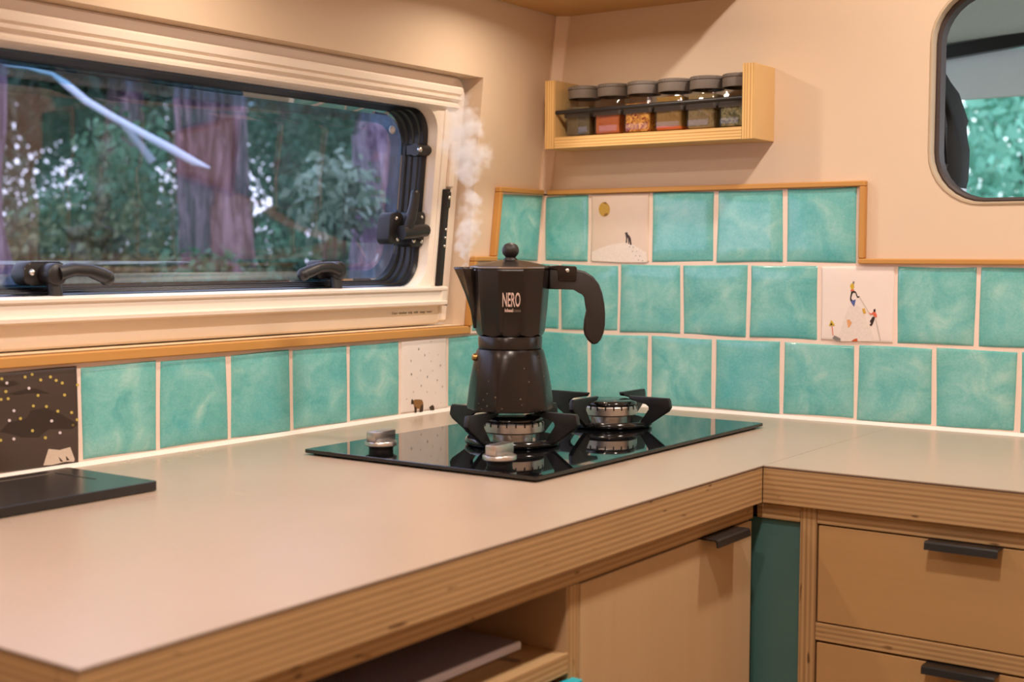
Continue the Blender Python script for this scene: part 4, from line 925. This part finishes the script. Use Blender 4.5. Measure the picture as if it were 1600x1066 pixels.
# ------------------------------------------------------------------ the cab seen through the opening
seat = thing('driver_chair', 'black cloth cab seat headrest seen through the opening', 'seat', (.47, .20, -.4))
pts = [(.30, .535), (.545, .525), (.566, .498), (.588, .455), (.602, .415), (.6115, .372), (.6105, .330), (.605, .308), (.594, .297), (.575, .290), (.30, .285)]
MB().prism(pts, .135, .215, lambda a, b, d: Vector((a, d, b)), bev=.022).build('headrest', SEATCLOTH, seat, smooth=True, angle=60)
m = MB().tube([(.575, .1365, .505), (.588, .1335, .45), (.596, .1325, .40), (.598, .1330, .35), (.590, .1345, .325)], .0022, 8); m.build('piping', plain('piping', (.035, .033, .036), .5), seat, smooth=True)
m = MB().tube([(.52, .133, .335), (.56, .1315, .333), (.592, .1330, .337)], .002, 8); m.build('seam', plain('seam', (.008, .008, .008), .8), seat, smooth=True)
MB().prism([(.30, .280), (.585, .284), (.604, .300), (.608, .318), (.600, .333), (.30, .332)], .138, .205, lambda a, b, d: Vector((a, d, b)), bev=.010).build('headrest_collar', plain('gloss_black', (.01, .01, .011), .25), seat, smooth=True)
MB().prism([(.12, -.35), (.64, -.35), (.66, .05), (.62, .25), (.30, .268), (.16, .2)], .14, .26, lambda a, b, d: Vector((a, d, b)), bev=.03).build('seat_back', SEATCLOTH, seat, smooth=True, angle=60)
hl = tag(MB().prism([(.035, .80), (.50, .745), (.895, .6335), (.895, .66), (.50, .78), (.035, .84)], -.3, 1.75, lambda a, b, d: Vector((d, a, b+(d-.4)*.045))).build('cab_headliner', HEADLINER), 'grey fabric roof lining of the cab', 'roof lining')
tag(MB().prism([(.885, .608), (.905, .608), (.905, .6335), (.885, .6335)], -.3, 1.75, lambda a, b, d: Vector((d, a, b+(d-.4)*.09))).build('windscreen_header', RUBBER), 'black strip between the roof lining and the sun visor', 'strip')
tag(MB().prism([(.915, .528), (.925, .527), (.945, .607), (.915, .612)], -.3, 1.75, lambda a, b, d: Vector((d, a, b+(d-.4)*(.055 if b > .57 else .004))), bev=.002).build('sun_visor', VISOR), 'pale blue-grey sun visor folded down above the cab window', 'sun visor')

# ------------------------------------------------------------------ woodland outside
ground = tag(MB().box(-26, 14, -14, 34, -1.75, -1.70).build('forest_floor', plain('leaf_litter', (.15, .14, .09), .95, var=.5, vs=2)), 'dark leaf-littered ground of the wood', 'ground', kind='structure')
# exterior skin of the van below the roof keeps daylight out of the room
def trunk(x, y, r, h, mat, label, lean_=(0, 0), foliage=None, seed_=1):
    t = thing('tree', label, 'tree', (x, y, -1.7), 'trees outside the window')
    rnd = random.Random(seed_); pts = []; rad = []
    for k in range(12):
        f = k/11; pts.append((x+lean_[0]*f+rnd.uniform(-.02, .02), y+lean_[1]*f+rnd.uniform(-.02, .02), -1.7+h*f)); rad.append(r*(1.28-.5*f if f < .3 else 1.13-.3*f)*rnd.uniform(.97, 1.03))
    m = MB(); m.tube(pts, rad, 18)
    for v in m.bm.verts:
        a = math.atan2(v.co.y-y, v.co.x-x); v.co += Vector((math.cos(a), math.sin(a), 0))*r*.06*math.sin(a*7+v.co.z*1.3)
    m.build('trunk', mat, t, smooth=True, angle=80)
    if foliage: leaves(t, *foliage)
    return t
def leaves(parent, mat, blobs, count, size, sd):
    """leaf sprays: small bent quads scattered through overlapping blobs, built as one mesh of leaves"""
    rnd = random.Random(sd); vs = []; fs = []; o0 = world_loc(parent) if parent else Vector((0, 0, 0))
    tw = sum(b[3]**2 for b in blobs)
    for bx_, by, bz, br, sq in blobs:
        for _ in range(int(count*br*br/tw)):
            d = Vector((rnd.gauss(0, 1), rnd.gauss(0, 1), rnd.gauss(0, 1))).normalized()*br*(rnd.random()**.45)
            p = Vector((bx_, by, bz))+Vector((d.x, d.y, d.z*sq))-o0
            a = Vector((rnd.gauss(0, 1), rnd.gauss(0, 1), rnd.gauss(0, .7)-.5)).normalized(); s = a.cross(Vector((rnd.gauss(0, 1), rnd.gauss(0, 1), rnd.gauss(0, 1)))).normalized(); l = size*rnd.uniform(.6, 1.3)
            i = len(vs); vs += [p, p+a*l*.5+s*l*.28, p+a*l-Vector((0, 0, l*.15)), p+a*l*.5-s*l*.28]; fs.append((i, i+1, i+2, i+3))
    me = bpy.data.meshes.new('foliage'); me.from_pydata(vs, [], fs); me.materials.append(mat)
    o = bpy.data.objects.new('foliage', me); COL.objects.link(o); o.parent = parent; o['kind'] = 'stuff'; return o
BARK_P = bark('bark_purple', (.10, .07, .09), (.36, .25, .30)); BARK_L = bark('bark_lilac', (.20, .15, .21), (.48, .38, .47)); BARK_D = bark('bark_dark', (.035, .03, .03), (.10, .08, .08))
LF_D = leafm('leaf_dark', (.008, .028, .018), (.035, .095, .05)); LF_M = leafm('leaf_mid', (.02, .075, .04), (.085, .21, .11)); LF_O = leafm('leaf_olive', (.06, .08, .03), (.20, .24, .12))
LF_S = leafm('leaf_sage', (.07, .11, .08), (.24, .32, .24)); LF_T = leafm('leaf_teal', (.08, .32, .25), (.30, .62, .47))
def at(px, d, z=0):                                    # a point d metres out along one bearing from the room
    k = (px-800)/2076.2; return CAM+(Vector((-.5782, .8159, 0))+Vector((.8159, .5782, 0))*k)*d
def tr(px, d, r, h, mat, label, **k):
    p = at(px, d); return trunk(p.x, p.y, r, h, mat, label, **k)
tr(345, 5.6, .145, 7, BARK_P, 'thick purple-grey tree trunk in the middle of the window view', lean_=(.05, -.15), seed_=2)
tr(584, 5.0, .105, 6.5, BARK_L, 'pale lilac tree trunk at the right of the window view', lean_=(.04, .02), seed_=3)
left_tree = tr(8, 4.8, .085, 6.5, BARK_L, 'lilac tree trunk at the left edge of the window', lean_=(-.1, -.1), seed_=4)
tr(212, 8.5, .07, 8, BARK_P, 'slim pinkish tree trunk left of the thick trunk', seed_=5)
tr(640, 9.5, .09, 8, BARK_D, 'dark tree trunk far behind the pale lilac one', seed_=6)
tr(450, 10, .10, 8, BARK_D, 'dark tree trunk between the thick and the pale trunks', seed_=7)
tr(110, 10, .10, 8, BARK_D, 'dark leaning trunk at the left among bright sky gaps', lean_=(.9, .6), seed_=8)
def shrub(px, d, z, rad, mat, label, count=5200, size=.055, sq=.8, sd=1, n=5, cat='shrub', grp='shrubs outside the window', spread=1.0):
    rnd = random.Random(sd); p = at(px, d)
    t = thing('shrub', label, cat, (p.x, p.y, -1.7), grp)
    m = MB()
    for k in range(4): m.tube([(p.x+rnd.uniform(-.1, .1), p.y+rnd.uniform(-.1, .1), -1.7), (p.x+rnd.uniform(-.3, .3)*rad, p.y+rnd.uniform(-.3, .3)*rad, z)], [.02, .006], 6)
    m.build('stem', BARK_D, t)
    bl = [(p.x+rnd.uniform(-.6, .6)*rad*spread, p.y+rnd.uniform(-.6, .6)*rad*spread, z+rnd.uniform(-.45, .45)*rad*sq, rad*rnd.uniform(.45, .75), sq) for _ in range(n)]
    leaves(t, mat, bl, count, size, sd); return t
shrub(90, 6.6, .28, .55, LF_O, 'olive shrub left of the thick trunk', sd=11, count=1500)
shrub(200, 7.2, .05, .75, LF_D, 'dark bushy shrub low in the window centre left', sd=12, count=3000)
shrub(250, 5.2, -.05, .42, LF_M, 'bright green shrub in front of the thick trunk', sd=13, count=3500, size=.05)
shrub(160, 6.8, .55, .5, LF_M, 'mid green shrub behind the slim trunk', sd=14, count=1500)
shrub(440, 6.6, .35, .75, LF_D, 'dark shrub right of the thick trunk', sd=15, count=2600)
shrub(470, 6.0, .0, .5, LF_M, 'mid green shrub low beside the pale trunk', sd=16, count=1800)
shrub(512, 4.6, .46, .20, LF_S, 'sage shrub with pale leaves before the lilac trunk', sd=17, count=650, size=.05)
shrub(655, 6.0, .30, .5, LF_M, 'green shrub right of the lilac trunk', sd=18, count=2200)
shrub(30, 7.6, .1, .8, LF_D, 'dark shrub at the left edge of the window', sd=19, count=2600)
shrub(330, 8.6, .15, .8, LF_D, 'large dark shrub behind the thick trunk', sd=20, count=6000)
shrub(560, 9.0, .6, 1.1, LF_D, 'large dark shrub far right behind the trunks', sd=21, count=4200)
shrub(60, 10.5, .35, .9, LF_D, 'large dark shrub far left behind the trunks', sd=22, count=3800)
def crown(px, d, z, rad, mat, label, count, size, sd, sq=.75, n=9):
    p = at(px, d); rnd = random.Random(sd); t = thing('tree', label, 'tree', (p.x, p.y, -1.7), 'trees outside the window')
    MB().tube([(p.x, p.y, -1.7), (p.x+.1, p.y, z*.5), (p.x, p.y+.1, z)], [.14, .11, .05], 10).build('trunk', BARK_D, t, smooth=True)
    bl = [(p.x+rnd.uniform(-.8, .8)*rad, p.y+rnd.uniform(-.8, .8)*rad, z+rnd.uniform(-.6, .6)*rad*sq, rad*rnd.uniform(.35, .6), sq) for _ in range(n)]
    leaves(t, mat, bl, count, size, sd); return t
crown(150, 13, 1.9, 1.7, LF_D, 'broad dark tree crown at the left with bright sky gaps', 1500, .15, 31)
crown(450, 13, 2.0, 1.8, LF_D, 'broad dark tree crown behind the pale trunk', 7000, .13, 32)
crown(640, 12, 1.7, 1.5, LF_D, 'dark tree crown at the right edge of the window view', 6000, .13, 33)
crown(300, 17, 2.4, 2.4, LF_D, 'tall dark tree crown far behind the thick trunk', 2600, .2, 34)
crown(-40, 12, 1.6, 1.7, LF_D, 'dark tree crown beyond the left edge of the window', 2500, .16, 35)
# added pale forked shape, standing in for a streak reflected in the pane
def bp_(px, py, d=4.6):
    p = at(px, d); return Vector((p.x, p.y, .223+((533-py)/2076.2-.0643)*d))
bm_ = MB().tube([bp_(10, 108, 4.8), bp_(50, 112), bp_(88, 122), bp_(110, 138), bp_(140, 163), bp_(180, 187), bp_(225, 212), bp_(270, 236), bp_(305, 256), bp_(330, 265)], [.004, .004, .006, .013, .013, .012, .013, .015, .014, .003], 10).build('reflection_streak', plain('streak_pale', (.50, .57, .68), .5), left_tree, smooth=True)
bm_['label'] = 'added pale forked shape standing in for a window reflection, slanting down to the right'
MB().tube([bp_(192, 194), bp_(210, 214), bp_(226, 235), bp_(242, 257)], [.010, .014, .013, .015], 10).build('streak_fork', plain('streak_grey', (.20, .24, .28), .6), bm_, smooth=True)
# brighter trees in front of the cab
for px, d, z, rad, n, sd, lb in ((1480, 7.5, .9, 1.3, 3200, 41, 'bright blue-green tree left in the cab window'), (1600, 8.5, .9, 1.5, 3600, 42, 'bright blue-green tree right in the cab window'), (1540, 12, 1.6, 2.2, 3600, 43, 'tall blue-green tree far ahead of the cab'), (1420, 10, 1.4, 1.6, 2600, 44, 'blue-green tree behind the cab seat')):
    p = at(px, d); rnd = random.Random(sd); t = thing('tree', lb, 'tree', (p.x, p.y, -1.7), 'trees ahead of the cab')
    MB().tube([(p.x, p.y, -1.7), (p.x, p.y, z)], [.12, .05], 10).build('trunk', BARK_D, t, smooth=True)
    bl = [(p.x+rnd.uniform(-.8, .8)*rad, p.y+rnd.uniform(-.8, .8)*rad, z+rnd.uniform(-.9, .7)*rad, rad*rnd.uniform(.4, .65), .9) for _ in range(9)]
    leaves(t, LF_T, bl, int(n*2.1), .085, sd)
